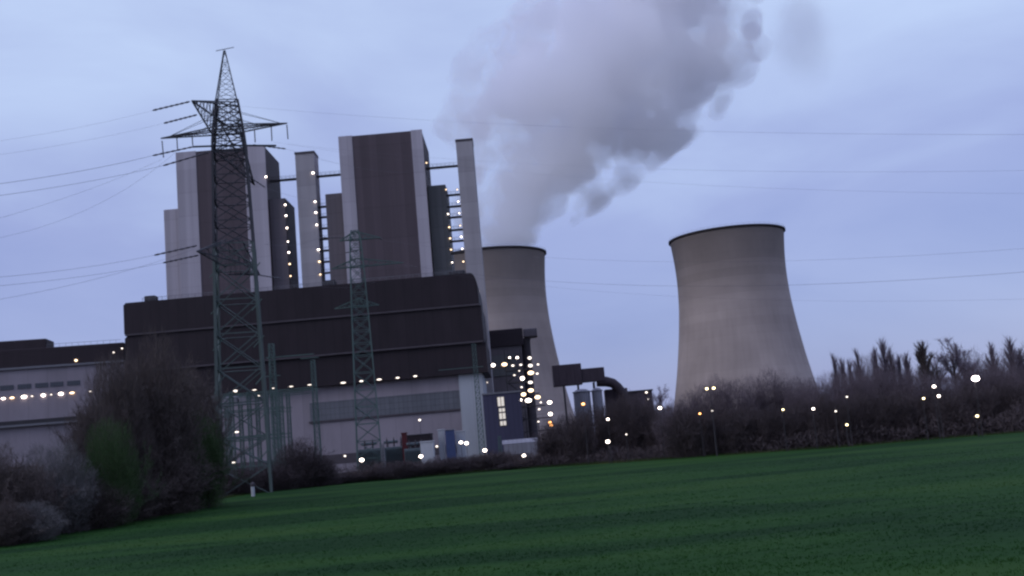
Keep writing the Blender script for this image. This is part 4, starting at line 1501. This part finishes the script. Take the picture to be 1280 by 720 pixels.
# big bushes at the left edge of the field
for u, v, Y, key, w, lab, i in (
    (192, 432, 132, 'near', 108, 'tallest dark bare thicket tree at the left, before the end of the black hall', 0),
    (143, 452, 124, 'near', 74, 'dark bare thicket tree just left of the tallest one', 1),
    (228, 468, 146, 'near', 84, 'dark bare thicket tree right of the tallest one, next to the big pylon', 2),
    (248, 520, 140, 'near_green', 54, 'dark green budding bush at the right end of the left thicket', 0),
    (116, 506, 116, 'near', 62, 'medium dark bush before the right end of the row of lights', 2),
    (136, 530, 112, 'near_green', 60, 'greenish budding bush in the middle of the left thicket', 0),
    (70, 556, 106, 'near_pale', 90, 'pale grey bush with light twigs at the lower left', 0),
    (24, 584, 101, 'near', 90, 'low dark bush at the left edge under the workshop', 1),
    (-22, 560, 100, 'near', 90, 'dark bush cut by the left edge of the picture', 0),
    (40, 628, 97, 'near_pale', 70, 'low pale bush in the lower left corner', 0),
    (190, 560, 128, 'near', 110, 'dark lower bush at the foot of the tallest thicket tree', 1),
    (112, 600, 110, 'near', 90, 'low dark bush before the pale grey bush', 2),
    (150, 590, 119, 'near', 90, 'low dark bush before the greenish budding bush', 0),
    (225, 575, 142, 'near', 90, 'low dark bush under the thicket tree beside the big pylon', 1),
    (5, 630, 95, 'near', 70, 'lowest dark bush in the lower left corner', 2),
):
    tree(u, v, Y, key, lab, w, 'bare_bush', 'bush', 'thicket at the left edge of the field', i)

# dense low undergrowth along the far edge of the field: one mass
def undergrowth(name, n, hfun, depth, w, l, mt, label, s0, s1, off=1.5):
    P = np.zeros((n, 3))
    for k in range(n):
        s = random.uniform(s0, s1)
        p = edge_point(s)
        a, c = edge_point(s - 2), edge_point(s + 2)
        nrm_ = Vector((-(c - a).y, (c - a).x, 0)).normalized()
        d = off + depth * random.random()
        q = p + nrm_ * d
        h = hfun(q.x, q.y) * (0.55 + .45 * min(1, d / 5)) * (.75 + .6 * (noise.noise((q.x * .22, q.y * .22, 9)) + .3))
        P[k] = (q.x, q.y, max(.1, h) * random.random() ** .8)
    D_ = RNG.normal(0, .55, (n, 3)) + np.array([0, 0, .6])
    D_ /= np.linalg.norm(D_, axis=1, keepdims=True)
    side = np.cross(D_, RNG.normal(0, 1, (n, 3)))
    side /= np.linalg.norm(side, axis=1, keepdims=True)
    side *= w * RNG.uniform(.5, 1.4, (n, 1))
    V = np.stack([P - side, P + side, P + D_ * l * RNG.uniform(.4, 1, (n, 1))], 1).reshape(-1, 3)
    V[:, 2] = np.maximum(V[:, 2], 0.02)
    o = bpy.data.objects.new(name, np_mesh(name, V, np.arange(n * 3).reshape(-1, 3), M[mt]))
    link(o, kind='stuff', label=label)


i640 = cum[3 + 8]


def hf(x_, y_):
    if x_ < -28:
        return 3.3
    if x_ < -3:
        return 3.0
    if x_ < 30:
        return 2.6
    return 4.0


undergrowth('undergrowth', 130000, hf, 16, .055, 1.1, 'twig_hedge', 'dark leafless scrub massed along the far edge of the field', cum[3], cum[-1] - 60, 0.8)


# ------------------------------------------------------------------ steam plume
PL = [(306, 643, 46), (290, 648, 64), (272, 657, 80), (250, 674, 100), (225, 694, 114), (200, 716, 122), (175, 722, 146), (150, 727, 164), (110, 748, 180), (75, 754, 182), (40, 776, 164), (0, 802, 148), (-40, 822, 148), (-90, 845, 155)]
YPL = 640
pm = at(646, 312, YPL)
tab = []
for v_, u_, h_ in PL:
    p = at(u_, v_, YPL)
    tab.append((p.z - pm.z, p.x - pm.x, h_ * YPL / F_PX * (1.04 if v_ > 290 else 1.15)))
ZMAX, XMAX, RMAX = tab[-1][0], max(t[1] for t in tab) * 1.1, max(t[2] for t in tab) * 1.1
XMIN = -20.0


def plume_mat():
    m = bpy.data.materials.new('steam')
    m.use_nodes = True
    nt = m.node_tree
    for n in list(nt.nodes):
        if n.type != 'OUTPUT_MATERIAL':
            nt.nodes.remove(n)
    out = nt.nodes[0]
    tc = nd(nt, 'ShaderNodeTexCoord')
    sep = nd(nt, 'ShaderNodeSeparateXYZ')
    n0 = nd(nt, 'ShaderNodeTexNoise')                 # billows
    n0.inputs['Scale'].default_value = 0.021
    n0.inputs['Detail'].default_value = 6
    n0.inputs['Roughness'].default_value = 0.62
    n0.inputs['Distortion'].default_value = 0.35
    sh_ = nd(nt, 'ShaderNodeVectorMath', operation='ADD')
    lk(nt, tc.outputs['Object'], sh_.inputs[0])
    sh_.inputs[1].default_value = (310, 70, 40)
    lk(nt, sh_.outputs[0], n0.inputs['Vector'])
    lk(nt, tc.outputs['Object'], sep.inputs[0])
    t = mathn(nt, 'DIVIDE', sep.outputs['Z'], ZMAX)

    def curve(vals, lo, hi):
        c = nd(nt, 'ShaderNodeFloatCurve')
        cm = c.mapping.curves[0]
        pts = [(max(0, z / ZMAX), (v - lo) / (hi - lo)) for z, v in vals]
        cm.points[0].location = pts[0]
        cm.points[1].location = pts[-1]
        for q in pts[1:-1]:
            cm.points.new(*q)
        c.mapping.update()
        lk(nt, t, c.inputs['Value'])
        return mathn(nt, 'MULTIPLY_ADD', c.outputs[0], hi - lo, lo)

    cx = curve([(z, x_) for z, x_, r in tab], XMIN, XMAX)
    rr = curve([(z, r) for z, x_, r in tab], 0, RMAX)
    dx = mathn(nt, 'SUBTRACT', sep.outputs['X'], cx)
    dy = mathn(nt, 'DIVIDE', sep.outputs['Y'], 0.8)
    q = mathn(nt, 'DIVIDE', mathn(nt, 'SQRT', mathn(nt, 'ADD', mathn(nt, 'MULTIPLY', dx, dx), mathn(nt, 'MULTIPLY', dy, dy))), rr)
    f = mathn(nt, 'SUBTRACT', 1.0, q)
    vo = nd(nt, 'ShaderNodeTexVoronoi', feature='SMOOTH_F1')     # cauliflower lobes
    vo.inputs['Scale'].default_value = 0.031
    vo.inputs['Smoothness'].default_value = 0.35
    vo.inputs['Detail'].default_value = 1.3
    vo.inputs['Roughness'].default_value = 0.5
    wp = nd(nt, 'ShaderNodeVectorMath', operation='MULTIPLY_ADD')
    lk(nt, n0.outputs['Color'], wp.inputs[0])
    wp.inputs[1].default_value = (26, 26, 26)
    lk(nt, sh_.outputs[0], wp.inputs[2])
    lk(nt, wp.outputs[0], vo.inputs['Vector'])
    f = mathn(nt, 'MULTIPLY_ADD', mathn(nt, 'SUBTRACT', n0.outputs['Fac'], 0.50), 1.3, f)
    f = mathn(nt, 'MULTIPLY_ADD', mathn(nt, 'SUBTRACT', 0.775, vo.outputs['Distance']), 2.1, f)
    edge_ = nd(nt, 'ShaderNodeMapRange', interpolation_type='SMOOTHSTEP')
    edge_.inputs['From Min'].default_value = 0.92
    edge_.inputs['From Max'].default_value = 1.2
    edge_.inputs['To Max'].default_value = 1.5
    lk(nt, q, edge_.inputs['Value'])
    f = mathn(nt, 'SUBTRACT', f, edge_.outputs[0])
    mr = nd(nt, 'ShaderNodeMapRange', interpolation_type='SMOOTHSTEP')
    mr.inputs['From Min'].default_value = 0.0
    mr.inputs['From Max'].default_value = 0.30
    mr.inputs['To Min'].default_value = 0.0
    mr.inputs['To Max'].default_value = 0.11
    lk(nt, f, mr.inputs['Value'])
    pv = nd(nt, 'ShaderNodeVolumePrincipled')
    pv.inputs['Color'].default_value = (0.992, 0.990, 1.0, 1)
    pv.inputs['Anisotropy'].default_value = 0.5
    lk(nt, mr.outputs[0], pv.inputs['Density'])
    lk(nt, pv.outputs[0], out.inputs['Volume'])
    return m


def veil_mat(c, rad, dens):
    m = bpy.data.materials.new('thin steam')
    m.use_nodes = True
    nt = m.node_tree
    for n in list(nt.nodes):
        if n.type != 'OUTPUT_MATERIAL':
            nt.nodes.remove(n)
    out = nt.nodes[0]
    geo = nd(nt, 'ShaderNodeNewGeometry')
    n0 = nd(nt, 'ShaderNodeTexNoise')
    n0.inputs['Scale'].default_value = 0.022
    n0.inputs['Detail'].default_value = 4
    lk(nt, geo.outputs['Position'], n0.inputs['Vector'])
    s = nd(nt, 'ShaderNodeVectorMath', operation='SUBTRACT')
    lk(nt, geo.outputs['Position'], s.inputs[0])
    s.inputs[1].default_value = c
    d = nd(nt, 'ShaderNodeVectorMath', operation='DIVIDE')
    lk(nt, s.outputs[0], d.inputs[0])
    d.inputs[1].default_value = rad
    ln = nd(nt, 'ShaderNodeVectorMath', operation='LENGTH')
    lk(nt, d.outputs[0], ln.inputs[0])
    f = mathn(nt, 'MULTIPLY_ADD', mathn(nt, 'SUBTRACT', n0.outputs['Fac'], 0.5), 1.6, mathn(nt, 'SUBTRACT', 0.8, ln.outputs['Value']))
    mr = nd(nt, 'ShaderNodeMapRange', interpolation_type='SMOOTHSTEP')
    mr.inputs['From Max'].default_value = 0.7
    mr.inputs['To Max'].default_value = dens
    lk(nt, f, mr.inputs['Value'])
    pv = nd(nt, 'ShaderNodeVolumePrincipled')
    pv.inputs['Color'].default_value = (0.92, 0.90, 0.93, 1)
    lk(nt, mr.outputs[0], pv.inputs['Density'])
    lk(nt, pv.outputs[0], out.inputs['Volume'])
    return m


m = MB()
rings = []
NSEG = 40
zs = np.linspace(tab[0][0], tab[-1][0], 46)
xs = np.interp(zs, [t[0] for t in tab], [t[1] for t in tab])
rs = np.interp(zs, [t[0] for t in tab], [t[2] for t in tab])
for k, (z, x_, r_) in enumerate(zip(zs, xs, rs)):
    for j in range(NSEG):
        a = 2 * math.pi * j / NSEG
        wv = 1.17 + .07 * noise.noise((math.cos(a) * 1.6, math.sin(a) * 1.6, z * .035))
        m.v.append((x_ + r_ * wv * math.cos(a), .82 * r_ * wv * math.sin(a), z))
for k in range(len(zs) - 1):
    for j in range(NSEG):
        j2 = (j + 1) % NSEG
        m.f.append((k * NSEG + j, k * NSEG + j2, (k + 1) * NSEG + j2, (k + 1) * NSEG + j))
m.f.append(tuple(reversed(range(NSEG))))
m.f.append(tuple((len(zs) - 1) * NSEG + j for j in range(NSEG)))
m.mi = [0] * len(m.f)
plume = m.build('steam_plume', plume_mat(), local=True, loc=pm, label='grey billowing steam plume drifting right from the left cooling tower', cat='steam plume')
vc = at(1003, 50, YPL + 30)
vr = Vector((25, 24, 50))
m = MB()
m.lathe([(.02, -1.15)] + [(1.15 * math.cos(a), 1.15 * math.sin(a)) for a in np.linspace(-1.4, 1.4, 14)] + [(.02, 1.15)], 24)
m.v = [(vc.x + p[0] * vr.x, vc.y + p[1] * vr.y, vc.z + p[2] * vr.z) for p in m.v]
m.build('steam_wisp', veil_mat(vc, vr, .016), plume)

# ------------------------------------------------------------------ render settings
scene.render.engine = 'CYCLES'
cy = scene.cycles
cy.use_denoising = True
cy.max_bounces = 24
cy.diffuse_bounces = 3
cy.volume_bounces = 16
cy.sample_clamp_indirect = 3
cy.volume_step_rate = 2.0
cy.volume_max_steps = 160
cy.use_adaptive_sampling = True
cy.adaptive_threshold = 0.02
cy.pixel_filter_type = 'BLACKMAN_HARRIS'
cy.filter_width = 2.4
vs = scene.view_settings
vs.view_transform = 'Standard'
vs.look = 'None'
vs.gamma = 1
vs.use_curve_mapping = False
vs.exposure = 0.0
